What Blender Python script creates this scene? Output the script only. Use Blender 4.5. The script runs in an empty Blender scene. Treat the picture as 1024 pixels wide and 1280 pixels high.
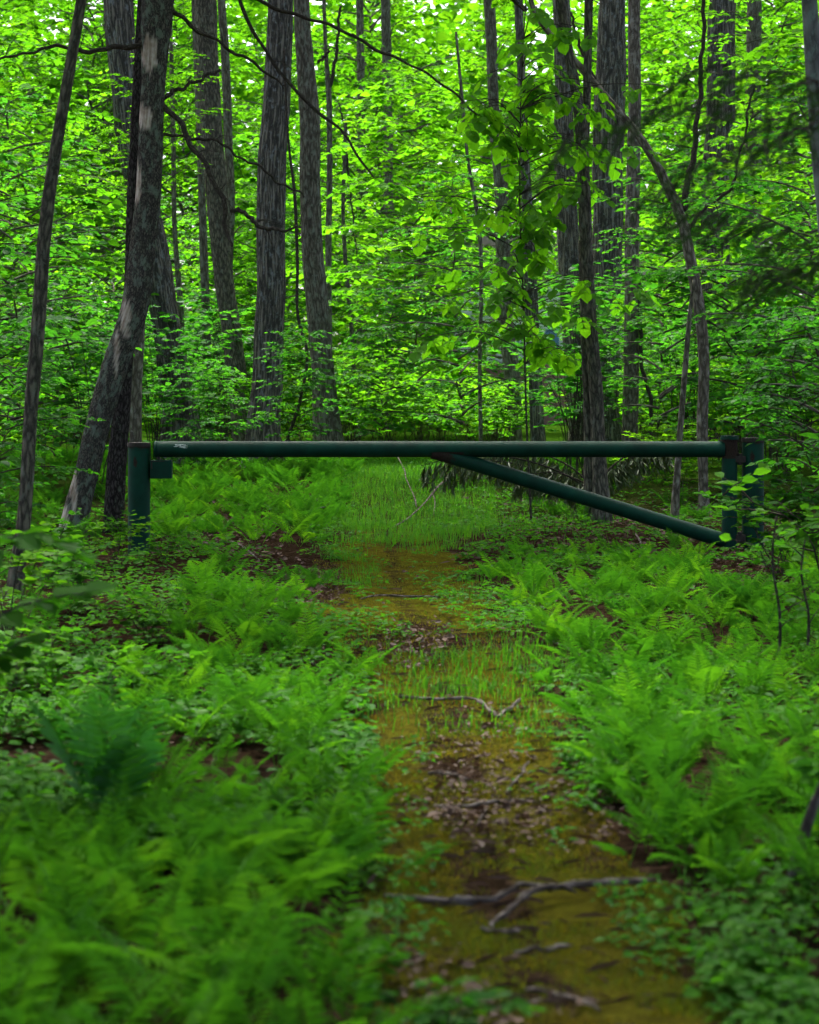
import bpy, math
import numpy as np

# ------------------------------------------------------------------ camera, light, exposure
SC = bpy.context.scene
COL = SC.collection
R = math.radians
PI = math.pi
F, HX, HY, CAMZ = 2414.0, 512.0, 520.0, 1.25      # focal length in photo pixels, horizon row, eye height

cam_d = bpy.data.cameras.new('camera'); cam = bpy.data.objects.new('camera', cam_d); COL.objects.link(cam)
cam.location = (0, 0, CAMZ); cam.rotation_euler = (R(90), 0, 0)
cam_d.sensor_width = 36; cam_d.sensor_fit = 'AUTO'; cam_d.lens = 36 * F / 1280
cam_d.shift_y = -(640 - HY) / 1280
cam_d.clip_start = 0.05; cam_d.clip_end = 2000
cam_d.dof.use_dof = True; cam_d.dof.focus_distance = 18.5; cam_d.dof.aperture_fstop = 4.2
SC.camera = cam

SUN_EL, SUN_AZ = 64.0, -14.0                        # azimuth from +Y, clockwise
w = bpy.data.worlds.new('World'); SC.world = w; w.use_nodes = True
nt = w.node_tree; bg = nt.nodes['Background']
sky = nt.nodes.new('ShaderNodeTexSky'); sky.sky_type = 'NISHITA'; sky.sun_disc = False
sky.sun_elevation = R(SUN_EL); sky.sun_rotation = R(SUN_AZ)
sky.air_density = 0.35; sky.dust_density = 6.0; sky.ozone_density = 0.0
nt.links.new(sky.outputs[0], bg.inputs[0]); bg.inputs[1].default_value = 0.14
sd = bpy.data.lights.new('sun', 'SUN'); sun = bpy.data.objects.new('sun', sd); COL.objects.link(sun)
sd.energy = 3.4; sd.angle = R(13); sd.color = (1, .95, .86)
sun.rotation_euler = (R(90 - SUN_EL), 0, R(180 - SUN_AZ))
SC.view_settings.view_transform = 'Standard'; SC.view_settings.look = 'None'
SC.view_settings.exposure = 2.28; SC.view_settings.gamma = 1
SC.render.engine = 'CYCLES'
cy = SC.cycles
cy.max_bounces = 7; cy.diffuse_bounces = 4; cy.glossy_bounces = 2; cy.transmission_bounces = 5; cy.transparent_max_bounces = 4
cy.use_adaptive_sampling = True; cy.adaptive_threshold = 0.03
cy.use_denoising = True
try: cy.denoiser = 'OPENIMAGEDENOISE'
except Exception: pass
cy.caustics_reflective = False; cy.caustics_refractive = False
SC.render.use_persistent_data = False

rng = np.random.default_rng(11)

def W(px, py, d):
    """photo pixel at depth d -> world point"""
    return np.array(((px - HX) / F * d, d, CAMZ - (py - HY) / F * d))
def D_at(py): return CAMZ * F / (py - HY)

# ------------------------------------------------------------------ mesh collecting
class Geo:
    def __init__(s): s.v = []; s.q = []; s.t = []; s.r = []; s.b = []; s.n = 0
    def add(s, v, q=None, t=None, r=0.5, b=None):
        v = np.asarray(v, float).reshape(-1, 3); k = len(v)
        s.v.append(v)
        if q is not None and len(q): s.q.append(np.asarray(q, np.int64).reshape(-1, 4) + s.n)
        if t is not None and len(t): s.t.append(np.asarray(t, np.int64).reshape(-1, 3) + s.n)
        s.r.append(np.broadcast_to(np.asarray(r, float), (k,)))
        s.b.append(v if b is None else np.asarray(b, float).reshape(-1, 3))
        s.n += k
    def merge(s, g, M=None, off=(0, 0, 0)):
        if g.n == 0: return
        v, q, t, r, b = g.arr()
        if M is not None: v = v @ np.asarray(M).T
        s.add(v + np.asarray(off), q, t, r, b)
    def arr(s):
        q = np.concatenate(s.q) if s.q else np.zeros((0, 4), np.int64)
        t = np.concatenate(s.t) if s.t else np.zeros((0, 3), np.int64)
        return np.concatenate(s.v), q, t, np.concatenate(s.r), np.concatenate(s.b)
    def mesh(s, name, mat, smooth=True, extra=None):
        v, q, t, r, b = s.arr()
        me = bpy.data.meshes.new(name)
        me.vertices.add(len(v)); me.vertices.foreach_set('co', v.astype(np.float32).ravel())
        nq, n3 = len(q), len(t)
        me.loops.add(nq * 4 + n3 * 3)
        me.loops.foreach_set('vertex_index', np.concatenate((q.ravel(), t.ravel())).astype(np.int32))
        me.polygons.add(nq + n3)
        st = np.concatenate((np.arange(nq) * 4, nq * 4 + np.arange(n3) * 3)).astype(np.int32)
        me.polygons.foreach_set('loop_start', st)
        a = me.attributes.new('rnd', 'FLOAT', 'POINT'); a.data.foreach_set('value', r.astype(np.float32))
        a = me.attributes.new('bark', 'FLOAT_VECTOR', 'POINT'); a.data.foreach_set('vector', b.astype(np.float32).ravel())
        for k, val in (extra or {}).items():
            a = me.attributes.new(k, 'FLOAT', 'POINT'); a.data.foreach_set('value', np.asarray(val, np.float32))
        me.update(calc_edges=True)
        me.polygons.foreach_set('use_smooth', np.full(nq + n3, bool(smooth)))
        if mat is not None: me.materials.append(mat)
        return me

def link(name, me, parent=None, loc=None):
    o = bpy.data.objects.new(name, me); COL.objects.link(o)
    if parent is not None: o.parent = parent
    if loc is not None: o.location = loc
    return o
def obj(name, geo, mat, parent=None, smooth=True, extra=None, loc=None):
    return link(name, geo.mesh(name, mat, smooth, extra), parent, loc)
def tag(o, label=None, cat=None, group=None, kind=None):
    if label: o['label'] = label
    if cat: o['category'] = cat
    if group: o['group'] = group
    if kind: o['kind'] = kind
    return o
def thing(name, loc, label, cat, group=None, rz=0.0, sc=1.0):
    o = link(name, None, None, tuple(float(x) for x in loc)); o.rotation_euler = (0, 0, rz); o.scale = (sc, sc, sc)
    return tag(o, label, cat, group)
def dup(root, loc, rz, sc, label, group=None, tilt=(0, 0)):
    r = root.copy(); COL.objects.link(r); r.location = tuple(float(x) for x in loc)
    r.rotation_euler = (tilt[0], tilt[1], rz); r.scale = (sc, sc, sc)
    r['label'] = label
    if group: r['group'] = group
    elif 'group' in r: del r['group']
    for ch in list(root.children):
        c = ch.copy(); COL.objects.link(c); c.parent = r
        for g in list(ch.children):
            k = g.copy(); COL.objects.link(k); k.parent = c
    return r

# ------------------------------------------------------------------ shape helpers
def nrm(a): return a / (np.linalg.norm(a, axis=-1, keepdims=True) + 1e-12)
def smooth_path(P, n):
    """Catmull-Rom through rows of P (any columns), n samples by chord length"""
    P = np.asarray(P, float)
    if len(P) == 2:
        t = np.linspace(0, 1, n)[:, None]; return P[0] * (1 - t) + P[1] * t
    s = np.concatenate(([0], np.cumsum(np.linalg.norm(np.diff(P[:, :3], axis=0), axis=1) + 1e-9)))
    m = np.gradient(P, s, axis=0)
    x = np.linspace(0, s[-1], n); i = np.clip(np.searchsorted(s, x, 'right') - 1, 0, len(P) - 2)
    h = (s[i + 1] - s[i]); t = ((x - s[i]) / h)[:, None]; h = h[:, None]
    return ((2*t**3 - 3*t**2 + 1) * P[i] + (t**3 - 2*t**2 + t) * h * m[i] + (-2*t**3 + 3*t**2) * P[i+1] + (t**3 - t**2) * h * m[i+1])
def tube(geo, pts, rad, sides=6, rough=0.0, seed=0, cap=True, r=0.5, flare=None):
    pts = np.asarray(pts, float); n = len(pts); rad = np.broadcast_to(np.asarray(rad, float), (n,))
    T = nrm(np.gradient(pts, axis=0))
    ref = np.array((0.0, 1, 0)) if abs(T[0][1]) < .9 else np.array((1.0, 0, 0))
    U = np.zeros_like(pts); u = ref - T[0] * (ref @ T[0]); u /= np.linalg.norm(u)
    for i in range(n):
        u = u - T[i] * (u @ T[i]); u /= np.linalg.norm(u) + 1e-12; U[i] = u
    V = np.cross(T, U)
    th = np.linspace(0, 2 * PI, sides, endpoint=False)
    L = np.concatenate(([0], np.cumsum(np.linalg.norm(np.diff(pts, axis=0), axis=1))))
    k = np.ones((n, sides))
    if rough:
        g = np.random.default_rng(abs(int(seed)))
        for a, m, f in ((1, 2, .7), (.7, 3, 1.6), (.5, 5, 3.1), (.45, 8, 5.0), (.4, 11, 8.0)):
            k += rough * a * np.sin(m * th[None] + g.uniform(0, 6.3) + 2.0 * np.sin(f * L[:, None] + g.uniform(0, 6.3))) * np.cos(f * 1.7 * L[:, None] + g.uniform(0, 6.3))
    if flare is not None:
        k *= 1 + flare[0] * np.exp(-L[:, None] / flare[1]) * (1 + .45 * np.sin(5 * th[None] + seed) + .3 * np.sin(3 * th[None] + 2 * seed))
    rr = rad[:, None] * k
    v = pts[:, None] + rr[..., None] * (np.cos(th)[None, :, None] * U[:, None] + np.sin(th)[None, :, None] * V[:, None])
    i = np.arange(n - 1)[:, None] * sides; j = np.arange(sides)[None]; j2 = (j + 1) % sides
    q = np.stack((i + j, i + j2, i + sides + j2, i + sides + j), -1).reshape(-1, 4)
    b = np.stack((np.cos(th)[None] * rad[:, None], np.sin(th)[None] * rad[:, None], np.broadcast_to(L[:, None], (n, sides))), -1)
    vv = v.reshape(-1, 3); bb = b.reshape(-1, 3); tt = None
    if cap:
        a = n * sides
        vv = np.vstack((vv, pts[:1], pts[-1:])); bb = np.vstack((bb, [[0, 0, 0]], [[0, 0, L[-1]]]))
        j = np.arange(sides); j2 = (j + 1) % sides
        tt = np.vstack((np.stack((np.full(sides, a), j2, j), 1), np.stack((np.full(sides, a + 1), a - sides + j, a - sides + j2), 1)))
    geo.add(vv, q, tt, r, bb)
    return th, L, vv
def box(geo, c, s, r=.5):
    c = np.asarray(c, float); s = np.asarray(s, float) / 2
    v = np.array([(x, y, z) for z in (-1, 1) for x, y in ((-1, -1), (1, -1), (1, 1), (-1, 1))]) * s + c
    geo.add(v, [(0, 3, 2, 1), (4, 5, 6, 7), (0, 1, 5, 4), (1, 2, 6, 5), (2, 3, 7, 6), (3, 0, 4, 7)], None, r)

LEAF_V = np.array(((0, 0, 0), (.40, .32, .07), (.36, .66, .03), (0, 1, -.10), (-.36, .66, .03), (-.40, .32, .07)))
LEAF_Q = np.array(((0, 1, 2, 3), (0, 3, 4, 5)))
def leaves(geo, p, d, nor, ln, wd, r):
    """leaf blades: base point p, direction d, upper side nor, length ln, width ratio wd, per-leaf random r"""
    p = np.asarray(p, float); k = len(p)
    if k == 0: return
    d = nrm(d); s = nrm(np.cross(d, nor)); nn = np.cross(s, d)
    ln = np.broadcast_to(ln, (k,)); wd = np.broadcast_to(wd, (k,)); r = np.broadcast_to(r, (k,))
    X = LEAF_V[None, :, 0:1] * (ln * wd)[:, None, None]; Y = LEAF_V[None, :, 1:2] * ln[:, None, None]; Z = LEAF_V[None, :, 2:3] * ln[:, None, None]
    v = p[:, None] + X * s[:, None] + Y * d[:, None] + Z * nn[:, None]
    q = (LEAF_Q[None] + (np.arange(k) * 6)[:, None, None]).reshape(-1, 4)
    geo.add(v.reshape(-1, 3), q, None, np.repeat(r, 6))

# ------------------------------------------------------------------ terrain
def noise2(x, y, f, seed):
    g = np.random.default_rng(abs(int(seed))); o = 0
    for k in range(7):
        a = g.uniform(0, 2 * PI); ff = f * g.uniform(.6, 1.7)
        o = o + np.sin((x * math.cos(a) + y * math.sin(a)) * ff + g.uniform(0, 6.3) + 1.3 * np.sin((x * math.sin(a) - y * math.cos(a)) * ff * .6 + g.uniform(0, 6.3)))
    return o / 7 * 1.6
PY = np.array((1.0, 3.97, 6.3, 9.1, 12.6, 16.8, 21.5, 30, 45, 70))
PC = np.array((.32, .29, .19, .20, -.05, -.14, -.25, -.45, -1.6, -4))
PW = np.array((.42, .38, .32, .42, .60, .55, .42, .50, .7, .9))
def path_dist(x, y):
    """about 0 at the centre of the path, 1 at its edge"""
    return np.abs(x - np.interp(y, PY, PC)) / np.interp(y, PY, PW) + .28 * noise2(x, y, 5.0, 3) + .12 * noise2(x, y, 17.0, 4)
def ground(x, y):
    x = np.asarray(x, float); y = np.asarray(y, float)
    near = np.exp(-np.maximum(0, y - 20) / 18)
    z = .045 * noise2(x, y, .8, 1) * near + .018 * noise2(x, y, 3.5, 2) * near
    e = np.clip(np.abs(x - np.interp(y, PY, PC)) / np.interp(y, PY, PW), 0, 3)
    z = z + .05 * np.clip((e - .6) / 1.4, 0, 1) * near
    u = np.clip((y - 17.8) / 13, 0, 1); z = z + .48 * u * u * (3 - 2 * u) + .010 * np.clip(y - 29, 0, 40)
    return z
def G(px, d): x = (px - HX) / F * d; return np.array((x, d, float(ground(x, d))))

# ------------------------------------------------------------------ materials
def newmat(name):
    m = bpy.data.materials.new(name); m.use_nodes = True; n = m.node_tree; n.nodes.clear()
    return m, n, n.nodes.new('ShaderNodeOutputMaterial')
def nd(n, t, **k):
    x = n.nodes.new(t)
    for a, b in k.items(): setattr(x, a, b)
    return x
def ramp(n, fac, stops):
    c = nd(n, 'ShaderNodeValToRGB'); e = c.color_ramp.elements
    while len(e) < len(stops): e.new(.5)
    for el, (p, col) in zip(e, stops): el.position = p; el.color = (*col, 1)
    n.links.new(fac, c.inputs[0]); return c.outputs[0]
def mixc(n, fac, a, b, mode='MIX'):
    m = nd(n, 'ShaderNodeMix', data_type='RGBA', blend_type=mode)
    for s, x in ((m.inputs[0], fac), (m.inputs[6], a), (m.inputs[7], b)):
        if hasattr(x, 'is_linked') or hasattr(x, 'links'): n.links.new(x, s)
        elif isinstance(x, (int, float)): s.default_value = x
        else: s.default_value = (*x, 1)
    return m.outputs[2]
def noise(n, vec, scale, detail=4, rough=.6, dist=0):
    t = nd(n, 'ShaderNodeTexNoise'); t.inputs['Scale'].default_value = scale; t.inputs['Detail'].default_value = detail
    t.inputs['Roughness'].default_value = rough; t.inputs['Distortion'].default_value = dist
    if vec is not None: n.links.new(vec, t.inputs['Vector'])
    return t.outputs[0]
def mapping(n, vec, scale):
    m = nd(n, 'ShaderNodeMapping'); m.inputs['Scale'].default_value = scale; n.links.new(vec, m.inputs['Vector']); return m.outputs[0]
def attr(n, name): return nd(n, 'ShaderNodeAttribute', attribute_name=name)
def math_(n, op, a, b=0.0, c=None):
    m = nd(n, 'ShaderNodeMath', operation=op)
    for s, x in zip(m.inputs, (a, b, c)):
        if x is None: continue
        if isinstance(x, (int, float)): s.default_value = x
        else: n.links.new(x, s)
    return m.outputs[0]
def bump(n, h, dist, strength=1.0):
    b = nd(n, 'ShaderNodeBump'); b.inputs['Distance'].default_value = dist; b.inputs['Strength'].default_value = strength
    n.links.new(h, b.inputs['Height']); return b.outputs[0]

def leaf_mat(name, lo, mid, hi, trans=.45, tboost=(1.7, 1.5, .9), rough=.42, spec=.35):
    m, n, out = newmat(name)
    oi = nd(n, 'ShaderNodeObjectInfo'); a = attr(n, 'rnd')
    f = math_(n, 'ADD', math_(n, 'MULTIPLY', a.outputs['Fac'], .55), math_(n, 'MULTIPLY', oi.outputs['Random'], .45))
    c = ramp(n, f, ((0.05, lo), (.5, mid), (.95, hi)))
    dfn = nd(n, 'ShaderNodeBsdfDiffuse'); n.links.new(c, dfn.inputs[0])
    gl = nd(n, 'ShaderNodeBsdfGlossy'); gl.inputs['Roughness'].default_value = rough; gl.inputs[0].default_value = (.9, .95, 1, 1)
    p = nd(n, 'ShaderNodeMixShader'); p.inputs[0].default_value = spec * .16; n.links.new(dfn.outputs[0], p.inputs[1]); n.links.new(gl.outputs[0], p.inputs[2])
    t = nd(n, 'ShaderNodeBsdfTranslucent'); n.links.new(mixc(n, 1.0, c, tboost, 'MULTIPLY'), t.inputs[0])
    mx = nd(n, 'ShaderNodeMixShader'); mx.inputs[0].default_value = trans
    n.links.new(p.outputs[0], mx.inputs[1]); n.links.new(t.outputs[0], mx.inputs[2]); n.links.new(mx.outputs[0], out.inputs[0])
    return m
LEAF = leaf_mat('forest_leaf', (.024, .105, .004), (.046, .165, .004), (.088, .240, .006), .6, (1.6, 1.6, .9), spec=.08, rough=.55)
LEAF_PALE = leaf_mat('young_leaf', (.024, .105, .005), (.054, .190, .005), (.108, .270, .007), .6, (1.6, 1.6, .9), spec=.08, rough=.55)
LEAF_COOL = leaf_mat('cool_green_leaf', (.015, .090, .009), (.028, .140, .010), (.054, .195, .010), .6, (1.6, 1.6, .9), spec=.15, rough=.5)
LEAF_SHRUB = leaf_mat('shrub_leaf', (.014, .074, .006), (.028, .112, .006), (.062, .168, .006), .48, (1.5, 1.6, .9), rough=.5, spec=.06)
FERN = leaf_mat('fern_frond', (.021, .100, .007), (.047, .168, .007), (.105, .255, .008), .48, (1.5, 1.6, .9), rough=.6, spec=.05)
FERN_DARK = leaf_mat('dark_fern_frond', (.018, .115, .013), (.030, .155, .013), (.055, .200, .012), .48, (1.5, 1.6, .9), rough=.5, spec=.2)
GRASS = leaf_mat('grass_blade', (.016, .090, .006), (.030, .140, .006), (.062, .180, .008), .4, rough=.6, spec=.08)
NEEDLE = leaf_mat('conifer_needle', (.010, .045, .005), (.018, .070, .006), (.040, .110, .008), .4, rough=.6, spec=.1)
DRYNEEDLE = leaf_mat('drooping_pine_needle', (.030, .060, .012), (.050, .085, .016), (.110, .085, .025), .25, rough=.5, spec=.3)
MOSS = leaf_mat('moss_tuft', (.085, .056, .008), (.084, .090, .007), (.048, .112, .006), .3, rough=.8, spec=.05)
LITTER = leaf_mat('dead_leaf', (.026, .015, .010), (.068, .043, .030), (.170, .120, .095), .12, (1, .8, .6), .6, .1)

def bark_mat(name, dark, light, furrow=22, stretch=.14, depth=.012, lichen=.0, lichen_col=(.16, .20, .16), bare=False, tint=None):
    m, n, out = newmat(name)
    v = attr(n, 'bark').outputs['Vector']
    wn = nd(n, 'ShaderNodeTexNoise'); wn.inputs['Scale'].default_value = furrow * .5; wn.inputs['Detail'].default_value = 5; wn.inputs['Roughness'].default_value = .7
    n.links.new(mapping(n, v, (1, 1, max(stretch, .3))), wn.inputs['Vector'])
    wv = nd(n, 'ShaderNodeVectorMath', operation='MULTIPLY_ADD'); n.links.new(wn.outputs['Color'], wv.inputs[0]); wv.inputs[1].default_value = (.07, .07, .16); n.links.new(v, wv.inputs[2]); v0 = v; v = wv.outputs[0]
    f1 = noise(n, mapping(n, v, (1, 1, stretch)), furrow, 6, .68, .6)
    vo = nd(n, 'ShaderNodeTexVoronoi', feature='DISTANCE_TO_EDGE'); vo.inputs['Scale'].default_value = furrow * .9
    n.links.new(mapping(n, v, (1, 1, stretch * .8)), vo.inputs['Vector'])
    f2 = noise(n, v, 130, 3, .7)
    ridge = math_(n, 'MULTIPLY_ADD', math_(n, 'MINIMUM', math_(n, 'MULTIPLY', vo.outputs['Distance'], 3.2), 1.0), .55, math_(n, 'MULTIPLY', f1, .75))
    hgt = math_(n, 'MULTIPLY_ADD', f2, .22, math_(n, 'SUBTRACT', ridge, .12))
    c = ramp(n, hgt, ((.28, tuple(x * .35 for x in dark)), (.52, dark), (.92, light)))
    big = noise(n, v, 2.3, 3, .6)
    c = mixc(n, math_(n, 'MULTIPLY', big, .5), c, tint or tuple(x * 1.1 for x in dark))
    if lichen:
        lm = ramp(n, noise(n, mapping(n, v, (1, 1, .6)), 14, 5, .7), ((.60 - lichen * .18, (0, 0, 0)), (.66 - lichen * .12, (1, 1, 1))))
        c = mixc(n, math_(n, 'MULTIPLY', lm, .75), c, lichen_col)
    if bare:
        ba = attr(n, 'bare').outputs['Fac']
        wood = ramp(n, math_(n, 'MULTIPLY_ADD', noise(n, v0, 9, 4, .6), .5, math_(n, 'MULTIPLY', noise(n, mapping(n, v0, (1, 1, .06)), 60, 4, .6), .55)), ((.34, (.09, .060, .040)), (.46, (.27, .22, .17)), (.62, (.52, .48, .42))))
        c = mixc(n, ba, c, wood)
        hgt = math_(n, 'MULTIPLY', hgt, math_(n, 'SUBTRACT', 1.0, math_(n, 'MULTIPLY', ba, .85)))
    p = nd(n, 'ShaderNodeBsdfDiffuse'); n.links.new(c, p.inputs[0]); p.inputs['Roughness'].default_value = .7
    n.links.new(bump(n, hgt, depth, .9), p.inputs['Normal']); n.links.new(p.outputs[0], out.inputs[0])
    return m
BARK_OAK = bark_mat('furrowed_grey_bark', (.062, .061, .053), (.265, .25, .20), 26, .09, .035, .3, (.22, .25, .25))
BARK_GREY = bark_mat('grey_bark', (.080, .076, .058), (.215, .208, .165), 26, .22, .018, .45, (.20, .23, .18))
BARK_BROWN = bark_mat('brown_bark', (.068, .066, .053), (.215, .20, .15), 30, .30, .016, .3, (.17, .19, .15))
BARK_DEAD = bark_mat('flaking_dark_bark', (.046, .045, .040), (.165, .155, .125), 52, .55, .010, .5, (.17, .22, .17), True)
BARK_DARK = bark_mat('dark_cracked_bark', (.028, .025, .023), (.095, .088, .080), 40, .4, .012, .1, (.12, .15, .11))
BARK_LICHEN = bark_mat('pale_lichened_bark', (.10, .092, .072), (.25, .235, .19), 24, .35, .006, .25, (.30, .31, .27))
BARK_THIN = bark_mat('dark_twig_bark', (.040, .036, .029), (.105, .095, .075), 60, .3, .004)
BARK_STICK = bark_mat('weathered_stick', (.075, .064, .056), (.27, .245, .225), 46, .25, .008)
BARK_SMOOTH = bark_mat('smooth_blue_grey_bark', (.13, .14, .14), (.22, .24, .24), 12, .6, .004, .5, (.20, .27, .25))

def ground_mat():
    m, n, out = newmat('forest_floor')
    g = nd(n, 'ShaderNodeNewGeometry'); v = g.outputs['Position']
    moss = attr(n, 'moss').outputs['Fac']
    n1, n2, n3 = noise(n, v, 2.6, 5, .65), noise(n, v, 11, 5, .7), noise(n, v, 70, 4, .7)
    vo = nd(n, 'ShaderNodeTexVoronoi'); vo.inputs['Scale'].default_value = 26; n.links.new(v, vo.inputs['Vector'])
    lit = ramp(n, vo.outputs['Color'], ((.1, (.010, .007, .004)), (.5, (.034, .022, .013)), (.9, (.085, .056, .038))))
    duff = ramp(n, n3, ((.3, (.008, .005, .003)), (.6, (.026, .017, .010)), (.8, (.07, .05, .034))))
    soil = mixc(n, .55, lit, duff)
    mossc = ramp(n, n2, ((.30, (.026, .030, .004)), (.45, (.060, .060, .006)), (.58, (.088, .090, .007)), (.75, (.042, .088, .006))))
    mossc = mixc(n, math_(n, 'MULTIPLY', n3, .35), mossc, (.060, .038, .014))
    k = math_(n, 'ADD', math_(n, 'MULTIPLY', moss, 1.5), math_(n, 'ADD', math_(n, 'MULTIPLY', n1, 1.1), math_(n, 'MULTIPLY', n2, .9)))
    k = ramp(n, math_(n, 'MULTIPLY', k, .4), ((.53, (0, 0, 0)), (.68, (1, 1, 1))))
    c = mixc(n, k, soil, mossc)
    c = mixc(n, attr(n, 'green').outputs['Fac'], c, ramp(n, n2, ((.3, (.015, .05, .004)), (.7, (.04, .11, .004)))))
    p = nd(n, 'ShaderNodeBsdfDiffuse'); n.links.new(c, p.inputs[0]); p.inputs['Roughness'].default_value = .8
    h = math_(n, 'ADD', math_(n, 'MULTIPLY', n2, .8), math_(n, 'ADD', math_(n, 'MULTIPLY', n3, .5), math_(n, 'MULTIPLY', vo.outputs['Distance'], .3)))
    n.links.new(bump(n, h, .05, 1.0), p.inputs['Normal']); n.links.new(p.outputs[0], out.inputs[0])
    return m
GROUND = ground_mat()

def paint_mat():
    m, n, out = newmat('worn_green_paint')
    tc = nd(n, 'ShaderNodeTexCoord').outputs['Object']
    big, fine = noise(n, tc, 6, 5, .65), noise(n, tc, 90, 4, .6)
    c = ramp(n, big, ((.3, (.001, .021, .012)), (.55, (.001, .034, .020)), (.8, (.002, .050, .030))))
    vo = nd(n, 'ShaderNodeTexVoronoi'); vo.inputs['Scale'].default_value = 17; n.links.new(tc, vo.inputs['Vector'])
    spots = ramp(n, math_(n, 'ADD', vo.outputs['Distance'], math_(n, 'MULTIPLY', fine, .12)), ((.13, (1, 1, 1)), (.17, (0, 0, 0))))
    c = mixc(n, math_(n, 'MULTIPLY', spots, .8), c, (.012, .014, .010))
    rust = attr(n, 'rust').outputs['Fac']
    rm = ramp(n, math_(n, 'ADD', math_(n, 'MULTIPLY', rust, .75), math_(n, 'MULTIPLY', noise(n, tc, 22, 5, .7), .5)), ((.62, (0, 0, 0)), (.72, (1, 1, 1))))
    c = mixc(n, rm, c, ramp(n, fine, ((.3, (.012, .009, .007)), (.7, (.036, .024, .018)))))
    p = nd(n, 'ShaderNodeBsdfPrincipled'); n.links.new(c, p.inputs['Base Color'])
    r = math_(n, 'ADD', math_(n, 'MULTIPLY_ADD', fine, .28, .46), math_(n, 'MULTIPLY', rm, .4)); n.links.new(r, p.inputs['Roughness'])
    p.inputs['Specular IOR Level'].default_value = .14
    n.links.new(bump(n, math_(n, 'ADD', math_(n, 'MULTIPLY', fine, .5), big), .004, .5), p.inputs['Normal'])
    n.links.new(p.outputs[0], out.inputs[0]); return m
PAINT = paint_mat()
def plain(name, col, rough=.6, metal=0, var=.25, scale=20):
    m, n, out = newmat(name); tc = nd(n, 'ShaderNodeTexCoord').outputs['Object']
    c = ramp(n, noise(n, tc, scale, 5, .6), ((.3, tuple(x * (1 - var) for x in col)), (.7, tuple(min(1, x * (1 + var)) for x in col))))
    p = nd(n, 'ShaderNodeBsdfPrincipled'); n.links.new(c, p.inputs['Base Color']); p.inputs['Roughness'].default_value = rough; p.inputs['Metallic'].default_value = metal
    n.links.new(p.outputs[0], out.inputs[0]); return m
RUST = plain('rusty_steel', (.018, .014, .010), .75, .2, .5, 40)
SCUFF = plain('scraped_primer', (.42, .50, .46), .6, 0, .4, 120)

# ------------------------------------------------------------------ ground and path
def build_ground():
    xs = np.concatenate((np.linspace(-900, -160, 6)[:-1], np.linspace(-160, -12, 24)[:-1], np.linspace(-12, -4, 60)[:-1], np.linspace(-4, 4, 210)[:-1], np.linspace(4, 12, 60)[:-1], np.linspace(12, 160, 24)[:-1], np.linspace(160, 900, 6)))
    ys = np.concatenate((np.linspace(-40, 1.5, 12)[:-1], np.linspace(1.5, 22, 520)[:-1], np.linspace(22, 45, 160)[:-1], np.concatenate((np.linspace(45, 240, 50)[:-1], np.linspace(240, 1600, 8)))))
    X, Y = np.meshgrid(xs, ys); nx, ny = len(xs), len(ys)
    fine = np.exp(-np.maximum(0, Y - 14) / 8) * (np.abs(X) < 4.5)
    Z = ground(X, Y) + fine * (.008 * noise2(X, Y, 14, 8) + .0035 * noise2(X, Y, 37, 9))
    v = np.stack((X, Y, Z), -1).reshape(-1, 3)
    i = np.arange(ny - 1)[:, None] * nx + np.arange(nx - 1)[None]
    q = np.stack((i, i + 1, i + nx + 1, i + nx), -1).reshape(-1, 4)
    e = path_dist(X, Y); e0 = np.abs(X - np.interp(Y, PY, PC)) / np.interp(Y, PY, PW)
    moss = np.clip(1.25 - e, 0, 1) * np.clip(.35 + e0 * 1.3, 0, 1) * np.exp(-np.maximum(0, Y - 17) / 4)
    brown = .55 * np.exp(-((X - np.interp(Y, PY, PC) + .06 + .05 * noise2(X, Y, 3, 61)) / .11) ** 2) * (Y < 9) + np.exp(-((X + 1.0) / .55) ** 2 - ((Y - 14.6) / 1.6) ** 2) + np.exp(-((X - .15) / .35) ** 2 - ((Y - 10.6) / .6) ** 2)
    moss = np.clip(moss - brown, 0, 1).reshape(-1)
    inside = (e[:-1, :-1] < 1.0).reshape(-1) & (Y[:-1, :-1].reshape(-1) < 40) & (Y[:-1, :-1].reshape(-1) > 1)
    for nm, sel in (('ground', ~inside), ('path', inside)):
        qq = q[sel]; u, inv = np.unique(qq, return_inverse=True)
        g = Geo(); g.add(v[u], inv.reshape(-1, 4))
        gr = np.clip((v[u][:, 1] - 19) / 12, 0, 1) * .9
        tag(obj(nm, g, GROUND, None, True, {'moss': moss[u], 'green': gr}), kind='structure')
build_ground()

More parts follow.
